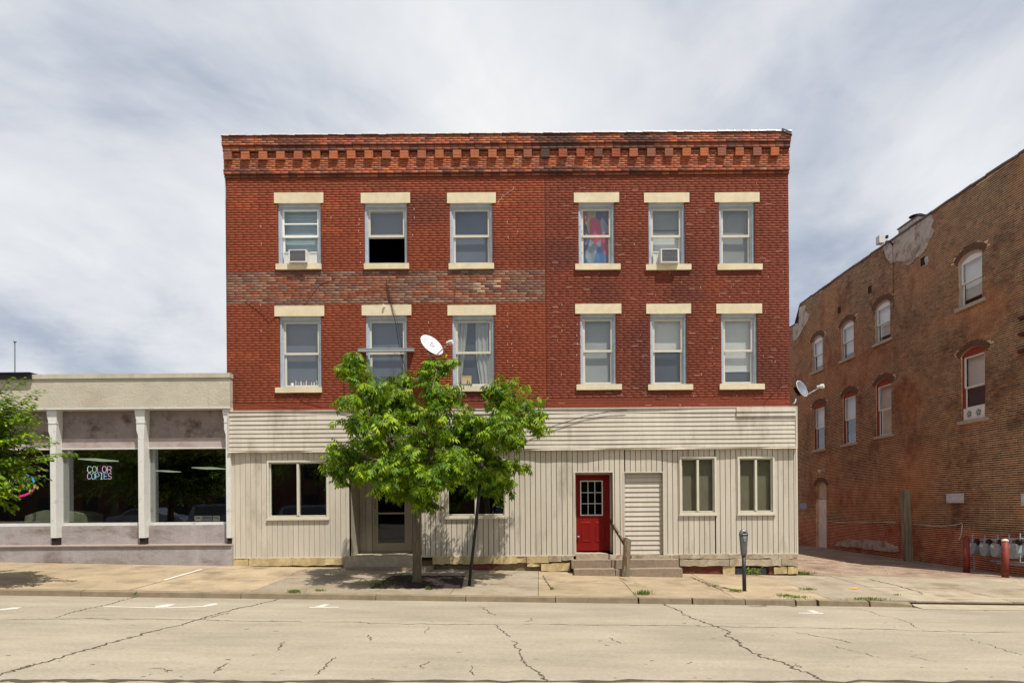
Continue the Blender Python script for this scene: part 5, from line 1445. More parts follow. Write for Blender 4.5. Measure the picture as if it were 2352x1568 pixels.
# timber post, bollards
def ground_at(X, Y): return gz(X, Y)
X_ = 12.75; Y_ = X_ / ray(2086, 1270)[0]
g_ = ground_at(X_, Y_); top = P(2078, 1124, Y_)
mb = MB(); b = Vector((X_, Y_, g_ - .05)); h = .115
mb.hexa([(b.x - h, b.y - h, b.z), (b.x + h, b.y - h, b.z), (b.x + h, b.y + h, b.z), (b.x - h, b.y + h, b.z), (top.x - h, b.y - h, top.z), (top.x + h, b.y - h, top.z - .02), (top.x + h, b.y + h, top.z - .02), (top.x - h, b.y + h, top.z)])
M_timb = mat('green_grey_timber', S(150, 146, 122), .95, .3, 6, 1.0, 18, col2=S(112, 102, 82), c2pos=(.45, .6), c2scale=3, stretch=(3, 3, .4))
tag(mb.obj('timber_post', M_timb), 'leaning square greenish timber post by the alley wall', 'post')
M_boll = mat('rust_red_paint', S(124, 54, 44), .6, .22, 7, .3, 30, col2=S(90, 40, 34), c2pos=(.5, .65), c2scale=5)
for k, (u, vb, vt, X_, lab) in enumerate(((2220, 1305, 1232, 12.35, 'plain dark red steel bollard nearer the alley door'), (2309, 1323, 1238, 12.5, 'dark red bollard with a pale domed top before the gas meters'))):
    Y_ = X_ / ray(u, vb)[0]; g_ = gz(X_, Y_); zt_ = P(u, vt, Y_).z; r_ = .085
    t = thing('bollard', lab, 'bollard', (X_, Y_, g_), 0, 'red bollards in the alley')
    mb = MB(); mb.tube([(0, 0, -.1), (0, 0, zt_ - g_ - .04)], r_, 16); mb.obj('shaft', M_boll, t, True)
    mb = MB(); hh = zt_ - g_ - .0395; mb.tube([(0, 0, hh), (0, 0, hh + .02), (0, 0, hh + .045), (0, 0, hh + .055)], [r_ + .006, r_ * .95, r_ * .55, r_ * .1], 16); mb.obj('cap', mat('pale_concrete_cap', S(206, 192, 168), .9, .1) if k else M_boll, t)
# gas meters
M_gas = mat('gas_meter_grey', S(150, 162, 170), .5, .15, 8)
pm_ = thing('gas_pipework', 'grey gas pipe manifold with risers on the alley wall', 'pipes', (0, 0, 0))
Xg = 13.0
def PX(u, v, X=Xg):
    a, b = ray(u, v); Y = X / a; return Vector((X, Y, EYE + b * Y))
mb = MB(); mb.tube([PX(2232, 1241), PX(2270, 1239), PX(2352, 1237), PX(2400, 1236)], .028, 8); mb.obj('header_pipe', M_gas, pm_)
for (u, v0, v1) in ((2234,1222,1268),(2262,1228,1250),(2292,1226,1248),(2318,1226,1250),(2343,1224,1290),(2268,1236,1262),(2238,1266,1308)):
    mb = MB(); mb.tube([PX(u, v0), PX(u, v1)], .02, 6); mb.obj('riser_pipe', M_gas, pm_)
mb = MB(); mb.tube([PX(2275, 1287), PX(2320, 1290), PX(2400, 1294)], .022, 6); mb.tube([PX(2290, 1293), PX(2400, 1300)], .022, 6); mb.obj('low_pipe', M_gas, pm_)
glabs = ['leftmost gas meter with a white tag and red marks', 'second gas meter from the left with a white tag', 'third gas meter standing just left of the pale topped bollard', 'larger gas meter right of the pale topped bollard']
for k, (u0, u1, v0, v1) in enumerate(((2231,2250,1246,1271),(2257,2279,1247,1276),(2284,2304,1248,1278),(2318,2346,1248,1282))):
    c = PX((u0 + u1) / 2, (v0 + v1) / 2); a = PX(u0, v1); b = PX(u1, v0)
    w_ = abs(a.y - b.y); w_ = .30 if k < 3 else .42; h_ = (v1 - v0) / F * c.y
    t = thing('gas_meter', glabs[k], 'gas meter', c, ARZ, 'gas meters on the alley wall')
    mb = MB(); prof = [(-w_ / 2, h_ * .45), (-w_ / 2, -h_ * .1), (-w_ * .35, -h_ * .42), (-w_ * .15, -h_ * .5), (w_ * .15, -h_ * .5), (w_ * .35, -h_ * .42), (w_ / 2, -h_ * .1), (w_ / 2, h_ * .45), (w_ * .4, h_ * .5), (-w_ * .4, h_ * .5)]
    mb.prism(prof, -.13, .08); mb.obj('body', M_gas, t)
    mb = MB(); mb.tube([(-w_ * .3, -.02, h_ * .5), (-w_ * .3, -.02, h_ * .5 + .12)], .025, 6); mb.tube([(w_ * .3, -.02, h_ * .5), (w_ * .3, -.02, h_ * .5 + .12)], .025, 6); mb.obj('connector', M_gas, t)
    mb = MB(); mb.tube([(w_ * .45, -.08, h_ * .62), (w_ * .45, -.02, h_ * .62)], .09, 12); mb.obj('regulator', M_black, t)
    mb = MB(); mb.box(-w_ * .42, -w_ * .05, -.142, -.131, h_ * .18, h_ * .42); mb.obj('tag', M_white, t)
    mb = MB(); mb.box(-w_ * .2, w_ * .15, -.14, -.131, -h_ * .05, h_ * .04); mb.obj('dial', mat('dial_face', S(190, 150, 120), .5), t)

# ================================================================== STREET FURNITURE
# parking meter
g_ = G(1710, 1357); Ym = g_.y; Mz = lambda v: P(1709, v, Ym).z - g_.z
M_met = mat('meter_grey', S(98, 100, 102), .42, .15, 10, .1, 60, metal=.3, spec=.5)
t = thing('parking_meter', 'old grey single head parking meter on a dark pole at the kerb', 'parking meter', g_)
tx = P(1708, 1250, Ym).x - g_.x
mb = MB(); mb.tube([(0, 0, -.05), (tx, 0, Mz(1274))], .042, 14); mb.obj('pole', mat('dark_painted_pole', S(46, 48, 56), .5, .25, 8, col2=S(80, 52, 42), c2pos=(.58, .7), c2scale=5), t, True)
mb = MB(); mb.tube([(0, 0, -.01), (0, 0, .012)], .058, 14); mb.obj('pole_base', M_step, t)
# tapered head: rounded rectangular sections
def loft(secs, n=20, m=0):
    mb = MB()
    for (cx_, cz_, hx, hy) in secs:
        for j in range(n):
            w_ = 2 * math.pi * j / n; c_, s_ = math.cos(w_), math.sin(w_)
            mb.v.append((cx_ + hx * math.copysign(abs(c_) ** .6, c_), hy * math.copysign(abs(s_) ** .6, s_), cz_))
    for k in range(len(secs) - 1):
        for j in range(n): mb.f.append((k * n + j, k * n + (j + 1) % n, (k + 1) * n + (j + 1) % n, (k + 1) * n + j)); mb.mi.append(0)
    mb.f.append(tuple(reversed(range(n)))); mb.f.append(tuple((len(secs) - 1) * n + j for j in range(n))); mb.mi += [0, 0]
    return mb
loft([(tx, Mz(1276), .05, .05), (tx, Mz(1268), .062, .055), (tx, Mz(1248), .078, .062), (tx, Mz(1232), .088, .068), (tx, Mz(1229), .088, .068)]).obj('head', M_met, t, True)
loft([(tx, Mz(1229) + .001, .094, .074), (tx, Mz(1224), .094, .074), (tx, Mz(1223.5), .088, .068), (tx, Mz(1221), .084, .06), (tx, Mz(1217.5), .066, .05), (tx, Mz(1215), .035, .03), (tx, Mz(1214), .01, .01)]).obj('dome', M_met, t, True)
mb = MB(); pts = []
for j in range(11):
    w_ = math.pi * j / 10; pts.append((tx + .062 * math.cos(w_), Mz(1226.5) + .058 * math.sin(w_)))
mb.prism(pts, -.079, -.066); mb.obj('window', mat('meter_window', S(36, 38, 40), .1, 0, spec=.6), t)
mb = MB(); mb.box(tx - .05, tx + .05, -.083, -.0795, Mz(1226), Mz(1226) + .012); mb.obj('dial_bar', M_white, t)
mb = MB(); mb.box(tx - .03, tx + .035, -.074, -.060, Mz(1236), Mz(1230.5)); mb.box(tx - .015, tx + .02, -.074, -.06, Mz(1242), Mz(1237)); mb.obj('coin_plate', M_steel, t)

# leaning pole (sign gone)
a = G(1077, 1345); b = P(1107, 1062, a.y - .05)
mb = MB(); mb.tube([a - Vector((0, 0, .05)), a.lerp(b, .5) + Vector((.01, 0, 0)), b], .034, 10)
tag(mb.obj('leaning_pole', mat('black_pole', S(40, 40, 42), .5, .2, 10), None, True), 'bare black steel pole leaning beside the street tree', 'pole')
# handrail
hp0 = G(1437, 1324); Yh = hp0.y
t = thing('handrail', 'weathered timber handrail running from the red door to a post by the steps', 'handrail', (0, 0, 0))
M_oldw = mat('weathered_timber', S(132, 116, 92), .9, .3, 6, .8, 20, col2=S(96, 110, 96), c2pos=(.46, .6), c2scale=4, stretch=(3, 3, .5))
M_oldb = mat('brown_timber', S(92, 72, 56), .9, .3, 6, .8, 20, stretch=(3, 3, .5), col2=S(150, 136, 112), c2pos=(.5, .65), c2scale=5)
tp = P(1440, 1234, Yh)
w_ = .055
mb = MB(); mb.hexa([(hp0.x + .0 - .09, Yh, hp0.z - .05), (hp0.x + .01, Yh, hp0.z - .05), (hp0.x + .01, Yh + .1, hp0.z - .05), (hp0.x - .09, Yh + .1, hp0.z - .05), (tp.x - .07, Yh, tp.z), (tp.x + .02, Yh, tp.z), (tp.x + .02, Yh + .1, tp.z), (tp.x - .07, Yh + .1, tp.z)]); mb.obj('post', M_oldb, t)
mb = MB(); mb.hexa([(hp0.x + .014, Yh + .01, hp0.z - .05), (hp0.x + .09, Yh + .01, hp0.z - .05), (hp0.x + .09, Yh + .11, hp0.z - .05), (hp0.x + .014, Yh + .11, hp0.z - .05), (tp.x + .024, Yh + .01, tp.z - .02), (tp.x + .11, Yh + .01, tp.z - .05), (tp.x + .11, Yh + .11, tp.z - .05), (tp.x + .024, Yh + .11, tp.z - .02)]); mb.obj('post', M_oldw, t)
r0, r1 = P(1402, 1196, F0 + .15), P(1434, 1248, Yh + .12)
mb = MB(); d = .045
mb.hexa([(r1.x - .02, r1.y, r1.z - .05), (r1.x + .02, r1.y, r1.z - .05), (r0.x + .02, r0.y, r0.z - .05), (r0.x - .02, r0.y, r0.z - .05), (r1.x - .02, r1.y, r1.z + .05), (r1.x + .02, r1.y, r1.z + .05), (r0.x + .02, r0.y, r0.z + .05), (r0.x - .02, r0.y, r0.z + .05)]); mb.obj('rail', M_oldb, t)

# satellite dishes
def dish(c, rad, normal, name_label, arm_to, mount_to, logo=False, squash=.9, tint=S(196, 198, 200)):
    t = thing('satellite_dish', name_label, 'satellite dish', c, 0, 'satellite dishes')
    q = normal.normalized().to_track_quat('Y', 'Z').to_matrix().to_4x4()     # local y along the dish axis
    t.matrix_world = Matrix.Translation(c) @ q
    mb = MB(); nr_, na = 5, 28
    mb.v.append((0, -.07, 0))
    for i in range(1, nr_ + 1):
        f = i / nr_
        for j in range(na):
            w_ = 2 * math.pi * j / na; mb.v.append((rad * f * squash * math.cos(w_), -.07 + .07 * f * f, rad * f * math.sin(w_)))
    for j in range(na): mb.f.append((0, 1 + j, 1 + (j + 1) % na))
    for i in range(nr_ - 1):
        for j in range(na): mb.f.append((1 + i * na + j, 1 + (i + 1) * na + j, 1 + (i + 1) * na + (j + 1) % na, 1 + i * na + (j + 1) % na))
    mb.mi = [0] * len(mb.f)
    o = mb.obj('reflector', mat('dish_enamel_' + ('white' if logo else 'grey'), tint, .4, .05, 3, spec=.5), t, True)
    s = o.modifiers.new('thick', 'SOLIDIFY'); s.thickness = .012
    mb = MB(); mb.tube([(rad * squash * math.cos(w_ * math.pi / 14), .002, rad * math.sin(w_ * math.pi / 14)) for w_ in range(29)], .008, 6); mb.obj('rim', M_white, t)
    inv = t.matrix_world.inverted()
    a = inv @ arm_to; m_ = inv @ mount_to
    mb = MB(); mb.tube([(0, -.05, -rad * .95), (a * .55 + Vector((0, 0, -rad * .45))), a], .014, 6); mb.obj('feed_arm', M_steel if logo else M_white, t)
    mb = MB(); dirn = (Vector((0, -.03, 0)) - a).normalized(); mb.tube([a - dirn * .07, a + dirn * .02], [.06, .06], 8); mb.tube([a + dirn * .022, a + dirn * .10], [.03, .035], 8); mb.obj('receiver', M_white, t)
    mb = MB(); mb.box(-.07, .07, -.18, -.09, -.12, .12); mb.obj('bracket', M_black, t)
    mb = MB(); mid = Vector((0, -.16, 0)); mb.tube([mid, mid.lerp(m_, .5) + (inv.to_3x3() @ Vector((0, 0, -.12))), m_], .022, 8); mb.obj('mast', M_steel, t)
    if logo:
        Mb = mat('logo_black', S(24, 24, 26), .5, 0)
        def lp(poly):
            mb = MB(); n_ = len(poly)
            for x, z in poly:
                f2 = (x / (rad * squash)) ** 2 + (z / rad) ** 2; mb.v.append((x, -.07 + .07 * f2 + .012, z))
            mb.f.append(tuple(range(n_))); mb.mi.append(0); return mb.obj('logo', Mb, t)
        return t, lp
    return t, None
nd = Vector((.58, -.56, .56))
c = P(992, 792, F0 - .42)
t, lp = dish(c, .34, nd, 'large white satellite dish with a black crescent logo above the tree', P(1034, 786, F0 - .62), P(994, 822, F0 - .01), True, .92)
# crescent style mark
lx, lz = -.05, .13
pts = [(-.065 + lx, .06 + lz), (-.02 + lx, .045 + lz), (0 + lx, 0 + lz), (-.015 + lx, -.04 + lz), (-.065 + lx, -.05 + lz), (-.07 + lx, 0 + lz)]
lp(pts)
pts = [(.035 + lx, .07 + lz), (.055 + lx, .04 + lz), (.06 + lx, 0 + lz), (.075 + lx, -.06 + lz), (.0 + lx, -.07 + lz), (.03 + lx, -.04 + lz), (.04 + lx, 0 + lz)]
lp(pts)
text('logo_text', 'DIRECTV', (lx, -.035, lz - .125), .042, mat('logo_grey', S(120, 120, 124), .6, 0), t, (R(90), 0, 0))
c = P(1842, 892, F0 + .55)
dish(c, .24, Vector((.50, -.68, .34)), 'smaller grey satellite dish on the right corner of the brick building', P(1886, 887, F0 + .25), P(1822, 928, F0 + .15), False, .9, S(112, 118, 130))

# ================================================================== TREES AND PLANTS
M_bark = mat('bark', S(102, 90, 74), .95, .3, 8, 1.0, 30, col2=S(96, 90, 52), c2pos=(.5, .62), c2scale=4, stretch=(2, 2, .6))
M_leaf = mat('leaf_set', None, .5, .0, 1, src='attr', trans=.42, spec=.35)
M_leaf1 = mat('leaf_single', None, .5, .0, 1, src='object', trans=.42, spec=.35)
def leaflets(kind):
    """template triangles of one leaf: verts (n,3), quads (m,4)"""
    V, Q = [], []
    def one(o, d, L, w, droop):
        d = Vector(d).normalized(); s = Vector((-d.y, d.x, 0)); s = s.normalized() if s.length > 1e-3 else Vector((0, 1, 0))
        o = Vector(o); k = len(V)
        m = o + d * L * .5 + Vector((0, 0, -droop * .35)); e = o + d * L + Vector((0, 0, -droop))
        V.extend([o, m + s * w / 2 + Vector((0, 0, .008)), e, m - s * w / 2 + Vector((0, 0, .008)), m])
        Q.extend([(k, k + 4, k + 1, k + 1), (k + 4, k + 2, k + 1, k + 1), (k, k + 3, k + 4, k + 4), (k + 3, k + 2, k + 4, k + 4)])
    if kind == 'compound':
        for i, (t, a) in enumerate(((.05, 62), (.05, -62), (.10, 50), (.10, -50), (.15, 34), (.15, -34), (.17, 0))):
            one((t, 0, -.15 * t), (math.cos(R(a)), math.sin(R(a)), -.35), .10, .042, .035)
    else:
        one((0, 0, 0), (1, 0, -.1), .085, .042, .02)
    return np.array([tuple(v) for v in V]), [tuple(dict.fromkeys(q)) for q in Q]
def rotm(az, pitch, roll, s):
    return np.array((Matrix.Rotation(az, 3, 'Z') @ Matrix.Rotation(pitch, 3, 'Y') @ Matrix.Rotation(roll, 3, 'X')) ) * s
def build_leaves(name, tpl, mats_, locs, cols, parent, single=300, view=True):
    V0, Q0 = tpl; n = len(locs)
    order = np.argsort([l.y for l in locs])
    sing = set(order[:single]) if single else set()
    if single:
        me = bpy.data.meshes.new('leaf'); me.from_pydata([tuple(v) for v in V0], [], Q0); me.materials.append(M_leaf1)
        for i in sing:
            o = bpy.data.objects.new('leaf', me); COL.objects.link(o); o.parent = parent
            m4 = Matrix([list(r) for r in mats_[i]]).to_4x4(); m4.translation = locs[i]; o.matrix_world = m4; o.color = tuple(cols[i]) + (1,)
    idx = [i for i in range(n) if i not in sing]
    Vs = np.concatenate([V0 @ mats_[i].T + np.array(locs[i]) for i in idx])
    nv = len(V0); Qa = np.array(Q0)
    Fa = (np.arange(len(idx))[:, None, None] * nv + Qa[None]).reshape(-1, 3)
    me = bpy.data.meshes.new(name); me.vertices.add(len(Vs)); me.vertices.foreach_set('co', Vs.ravel())
    me.loops.add(Fa.size); me.loops.foreach_set('vertex_index', Fa.ravel()); me.polygons.add(len(Fa)); me.polygons.foreach_set('loop_start', np.arange(len(Fa)) * 3); me.update(calc_edges=True)
    at = me.attributes.new('piece_color', 'FLOAT_COLOR', 'FACE'); c = np.repeat(np.array([tuple(cols[i]) + (1,) for i in idx]), len(Q0), axis=0); at.data.foreach_set('color', c.ravel())
    me.materials.append(M_leaf); o = link(name, me, parent); o['kind'] = 'stuff'
    return o
def limb(mb, a, b, r0, r1, bend=.12, n=5):
    a, b = Vector(a), Vector(b); L = (b - a).length; pts, rad = [], []
    off = Vector((rnd.uniform(-1, 1), rnd.uniform(-1, 1), rnd.uniform(-.2, .8))) * L * bend
    for k in range(n + 1):
        t = k / n; pts.append(a.lerp(b, t) + off * math.sin(math.pi * t) + Vector((rnd.gauss(0, .006), rnd.gauss(0, .006), 0))); rad.append(r0 + (r1 - r0) * t)
    mb.tube(pts, rad, 6, cap=False); return pts
GREENS = [S(126, 162, 14), S(108, 148, 12), S(144, 176, 22), S(84, 124, 12), S(164, 188, 34)]
def leafcol(k=1.0):
    c = rnd.choice(GREENS); f = rnd.uniform(.42, 1.05) * k; return tuple(q * f for q in c)

# --- the street tree
tb = G(958, 1338)
TR = thing('street_tree', 'young leafy street tree in a mulch square before the glass door', 'tree', tb)
inv = Vector(tb)
YT = tb.y
fork = P(958, 1160, YT)
trunk = MB(); trunk.tube([tb - tb + Vector((0, 0, -.05)), Vector((0, 0, .08)), Vector((0, 0, .5)), (P(957, 1250, YT) - tb), fork - tb], [.15, .105, .095, .085, .075], 12)
trunk.obj('trunk', M_bark, TR, True)
blobs = [  # u, v, ru, rv, dY
 (822,838,36,34,-.1),(850,880,50,34,-.3),(800,905,22,18,-.5),(820,965,45,30,-.3),(795,1035,42,32,-.2),(780,1090,26,26,-.2),(850,1010,60,45,.2),
 (905,900,62,42,0),(930,960,80,50,.4),(1000,850,44,34,.2),(1015,900,55,42,-.3),(1080,960,62,46,.2),(1150,905,62,42,0),(1200,935,48,42,.3),(1248,950,24,16,0),(1235,975,26,18,.1),
 (1150,975,62,42,-.3),(1185,1010,36,24,0),(985,1010,90,52,-.2),(1080,1040,70,40,.1),(900,1080,80,44,-.3),(960,1120,62,36,.2),(1020,1080,40,30,-.5),(1140,1060,52,30,-.1),(1185,1060,26,16,.2),
 (1165,1105,30,20,-.2),(1110,1120,36,22,.0),(1150,1125,26,16,0),(900,1120,46,26,0),(985,1150,30,18,-.2),(830,1075,32,22,.2),(1105,1085,46,26,-.4),(870,945,60,40,.5),(1060,1000,60,40,.6),(950,1040,80,50,.8),(1060,1030,50,36,-.1),(1095,1010,40,30,.3),(1020,1040,44,34,.2),(1010,825,28,20,.1),(812,815,24,18,-.1),(1075,1060,44,30,.0),(770,1030,22,20,-.2),(765,1065,20,20,.1),(930,870,34,28,.3)]
br = MB(); locs, mats_, cols = [], [], []
def px2m(Y): return Y / F
mains = [P(850, 960, YT - .1), P(905, 940, YT + .3), P(990, 900, YT), P(1100, 980, YT + .2), P(1170, 960, YT - .1), P(1010, 1010, YT - .5), P(880, 1060, YT - .4), P(1080, 1070, YT + .5)]
mpts = []
for m_ in mains: mpts += limb(br, fork - tb + Vector((0, 0, rnd.uniform(-.1, .1))), m_ - tb, .042, .018, .10)[1:]
DY = {(780,1090): -.6, (795,1035): -.3, (900,1120): 1.2, (985,1150): .9, (960,1120): -.8, (1165,1105): 1.3, (1150,1125): 1.6, (1110,1120): 1.5, (1140,1060): .7, (1105,1085): -.5}
_e = []
for (u, v, ru, rv, dy) in blobs:
    _e.append((u, v, ru, rv, DY.get((u, v), max(-1.6, min(1.3, dy * 2.6 + rnd.uniform(-.5, .5))))))
for (u, v) in ((900,960),(980,940),(1060,1050),(920,1040),(1000,1090),(1130,980),(870,1060)):
    for q in (-1.4, 1.4): _e.append((u + rnd.uniform(-20, 20), v, 36, 28, q))
for (u, v, ru, rv, dy) in _e:
    c = P(u, v, YT + dy) - tb; sc = px2m(YT + dy)
    src = min(mpts, key=lambda p: (p - c).length + (.4 if p.z > c.z + .3 else 0))
    cp = limb(br, src, c, .018, .008, .12)
    n_leaf = int(ru * rv / 11) + 18
    ntw = max(4, n_leaf // 14)
    tws = []
    for _ in range(ntw):
        d = Vector((rnd.gauss(0, .5), rnd.gauss(0, .5), rnd.gauss(0, .5))); d = d / max(1, d.length)
        e = c + Vector((d.x * ru * sc, d.y * (ru + rv) * .5 * sc * 1.1, d.z * rv * sc)) * 1.0
        tws.append(limb(br, rnd.choice(cp[2:]), e, .007, .003, .15, 3))
    for _ in range(n_leaf):
        tw = rnd.choice(tws); p = tw[rnd.randint(1, len(tw) - 1)] + Vector((rnd.gauss(0, .055), rnd.gauss(0, .055), rnd.gauss(0, .045)))
        locs.append(p + tb); mats_.append(rotm(rnd.uniform(0, 6.283), rnd.uniform(.1, 1.05), rnd.gauss(0, .35), rnd.uniform(.7, 1.25))); cols.append(leafcol())
br.obj('branches', M_bark, TR)
build_leaves('foliage', leaflets('compound'), mats_, locs, cols, TR)
for o in TR.children:
    if o.name.startswith(('leaf', 'foliage')): o.matrix_world = Matrix.Translation(-tb) @ o.matrix_world if False else o.matrix_world
    if o.name.startswith('leaf') or o.name.startswith('foliage'): o.matrix_parent_inverse = Matrix.Translation(-tb)

# --- the left tree, its trunk out of the picture
lb = G(-95, 1345)
TL = thing('street_tree', 'elm like street tree reaching in at the left edge before the shop', 'tree', lb)
YL = lb.y
mb = MB(); f2 = P(-90, 1120, YL) - lb; mb.tube([(0, 0, -.05), (0, 0, .1), (.02, 0, 1.0), f2], [.16, .11, .10, .085], 12); mb.obj('trunk', M_bark, TL, True)
br = MB(); locs, mats_, cols = [], [], []
sprays = [((-60,1050),(94,893),.0),((-60,1000),(60,870),.2),((-80,960),(20,866),-.2),((-50,1040),(98,967),.1),((-60,1080),(130,1012),0),((-40,1090),(176,1043),-.2),((-60,1080),(120,1050),.3),((-70,1100),(70,1075),-.4),((-60,1100),(105,1095),.1),
          ((-70,1110),(60,1120),0),((-60,1120),(40,1140),-.1),((-70,1130),(34,1160),-.2),((-80,1130),(25,1172),.1),((-60,1020),(70,930),.4),((-70,1060),(60,985),-.5),((-60,980),(75,915),-.3),((-60,1000),(50,950),.3),((-60,1060),(90,1035),.5),
          ((-90,1000),(-20,870),.1),((-90,950),(-60,840),0),((-60,1090),(95,1075),-.3),((-60,1050),(110,1000),-.4),((-60,1040),(45,1010),-.6),((-60,1070),(30,1050),-.6),((-60,1020),(30,905),-.5)]
for k in range(190):
    a_ = rnd.uniform(-160, 60); sprays.append(((-90, rnd.uniform(980, 1110)), (a_ + rnd.uniform(0, 45), rnd.uniform(900, 1140)), rnd.uniform(-.9, .9)))
for k in range(40):
    w_ = rnd.uniform(1.6, 4.7); sprays.append(((-110, rnd.uniform(960, 1100)), (-120 + 170 * math.cos(w_), 1010 - 150 * math.sin(w_)), rnd.uniform(-1.2, 1.2)))
Vc = leaflets('single')
for (s0, s1, dy) in sprays:
    a = P(s0[0], s0[1], YL + dy * .4) - lb; b = P(s1[0], s1[1], YL + dy) - lb
    limb(br, f2, a, .03, .016, .08, 4)
    pts = limb(br, a, b, .010, .003, .10, 8)
    L = (b - a).length; nl = max(6, int(L / .042))
    d = (b - a).normalized()
    az = math.atan2(d.y, d.x)
    for i in range(nl):
        for sub in (0, 1):
            t = .12 + .88 * (i + .5) / nl; q = t * 8; k0 = min(7, int(q)); p = pts[k0].lerp(pts[k0 + 1], q - k0) + Vector((rnd.gauss(0, .02), rnd.gauss(0, .05) * sub * 1.5, rnd.gauss(0, .02) - .03 * sub))
            sgn = 1 if i % 2 else -1
            locs.append(p + lb); mats_.append(rotm(az + sgn * rnd.uniform(.5, 1.0), rnd.uniform(-.2, .5) - d.z * .4, rnd.gauss(0, .3), rnd.uniform(1.05, 1.65))); cols.append(leafcol(.95))
br.obj('branches', M_bark, TL)
build_leaves('foliage', Vc, mats_, locs, cols, TL)
for o in TL.children:
    if o.name.startswith('leaf') or o.name.startswith('foliage'): o.matrix_parent_inverse = Matrix.Translation(-lb)

# mulch in the tree square
mb = MB(); nx_, ny_ = 26, 14
for j in range(ny_ + 1):
    for i in range(nx_ + 1):
        s_, t_ = i / nx_, j / ny_
        p = pit[3].lerp(pit[2], s_).lerp(pit[0].lerp(pit[1], s_), t_)
        mb.v.append((p.x, p.y, gz(p.x, p.y) + .010 + rnd.uniform(0, .035) * (0 < i < nx_) * (0 < j < ny_)))
for j in range(ny_):
    for i in range(nx_):
        q = j * (nx_ + 1) + i; mb.f.append((q, q + 1, q + nx_ + 2, q + nx_ + 1)); mb.mi.append(0)
o = mb.obj('mulch_bed', mat('dark_mulch', S(46, 34, 30), .95, .45, 16, 1.0, 60)); o['kind'] = 'stuff'; o['label'] = 'dark mulch filling the square around the street tree'; o['category'] = 'mulch'
# grass tufts and weeds
M_grass = mat('weed_green', S(104, 128, 44), .7, .25, 10, trans=.3)
gr = MB()
def tuft(u, v, ru, rv, n, h, fn=gz, mbx=None):
    for _ in range(n):
        uu, vv = u + rnd.gauss(0, .5) * ru, v + rnd.gauss(0, .5) * rv
        p = G(uu, vv, fn)
        if fn is gz and p.y < CURB + .02: p.z = gz(p.x, CURB) - rnd.uniform(.0, .07); p.y = max(p.y, CURB - .06)
        a = rnd.uniform(0, 6.28); L = h * rnd.uniform(.5, 1.3); d = Vector((math.cos(a), math.sin(a), 0)) * L * rnd.uniform(.2, .8); s = Vector((-d.y, d.x, 0)).normalized() * .005
        i = len(mbx.v); q = p + d * .4 + Vector((0, 0, L * .7)); e = p + d + Vector((0, 0, L * .8))
        mbx.v += [tuple(p - s), tuple(p + s), tuple(q + s), tuple(q - s), tuple(e)]; mbx.f += [(i, i + 1, i + 2, i + 3), (i + 3, i + 2, i + 4)]; mbx.mi += [0, 0]
for (u, v, ru, rv, n, h) in ((676,1360,18,2,120,.07),(735,1356,14,2,60,.05),(983,1353,8,1.5,60,.08),(1478,1364,16,3,170,.09),(1850,1318,24,3,170,.07),(1858,1354,18,2,80,.06),(1690,1358,16,3,120,.06),(1800,1368,18,3,100,.05),
                             (1830,1372,30,3,120,.05),(1990,1376,40,2.5,160,.05),(1268,1352,5,2,40,.05),(880,1342,38,6,380,.06),(930,1324,22,3,120,.05),(2060,1366,10,1,30,.04),(1640,1346,14,2,60,.04),(2010,1378,20,2,70,.05),(300,1362,8,1,25,.04)):
    tuft(u, v, ru, rv, n, h, gz, gr)
for (u, v, ru, rv, n, h) in ((2150,1291,40,2,160,.10),(2020,1270,30,2,120,.09),(2110,1285,30,2,120,.08),(2330,1300,20,3,80,.10),(1985,1262,30,1,60,.06)):
    tuft(u, v, ru, rv, n, h, gz, gr)
o = gr.obj('weeds', M_grass); o['kind'] = 'stuff'; o['label'] = 'green weeds and grass sprouting from kerb and pavement cracks'; o['category'] = 'weeds'
# plants in the basement window well
def small_plant(u, v, r_, label):
    c = P(u, v, F0 - .1); root = Vector((c.x, c.y, gz(c.x, c.y)))
    t = thing('weed_plant', label, 'plant', root, 0, 'plants at the basement window')
    mb = MB()
    st = MB()
    for _ in range(9):
        a = rnd.uniform(0, 6.28); e = Vector((math.cos(a) * r_ * .8, math.sin(a) * r_ * .4 - .03, rnd.uniform(.05, .22)))
        st.tube([Vector((0, 0, -.02)), e * .5 + Vector((0, 0, .03)), e], .003, 4)
        for _ in range(7):
            p = e * rnd.uniform(.4, 1) + Vector((rnd.gauss(0, .03), rnd.gauss(0, .02), rnd.gauss(0, .02))); b_ = rnd.uniform(0, 6.28); d = Vector((math.cos(b_), math.sin(b_) * .6, rnd.uniform(-.3, .5))) * .045; s = Vector((-d.y, d.x, .02)).normalized() * .014
            mb.face([p, p + d * .5 + s, p + d, p + d * .5 - s])
    st.obj('stem', M_grass, t); mb.obj('foliage', mat('bright_weed_leaf', S(150, 172, 50), .6, .15, trans=.35), t)['kind'] = 'stuff'
small_plant(1717, 1310, .07, 'small weed left of the parking meter in the basement window')
small_plant(1738, 1310, .13, 'bushier yellow green weed right of the meter in the basement window')
# orange spray mark on the sidewalk
p_ = [(1950,1352),(1962,1349.5),(1975,1350),(1968,1353)]
mb = MB(); mb.v = [tuple(G(u, v) + Vector((0, 0, .012))) for u, v in p_]; mb.f = [(0, 1, 2, 3)]; mb.mi = [0]; mb.obj('spray_mark', mat('orange_spray', S(206, 140, 66), .8, .2), side)
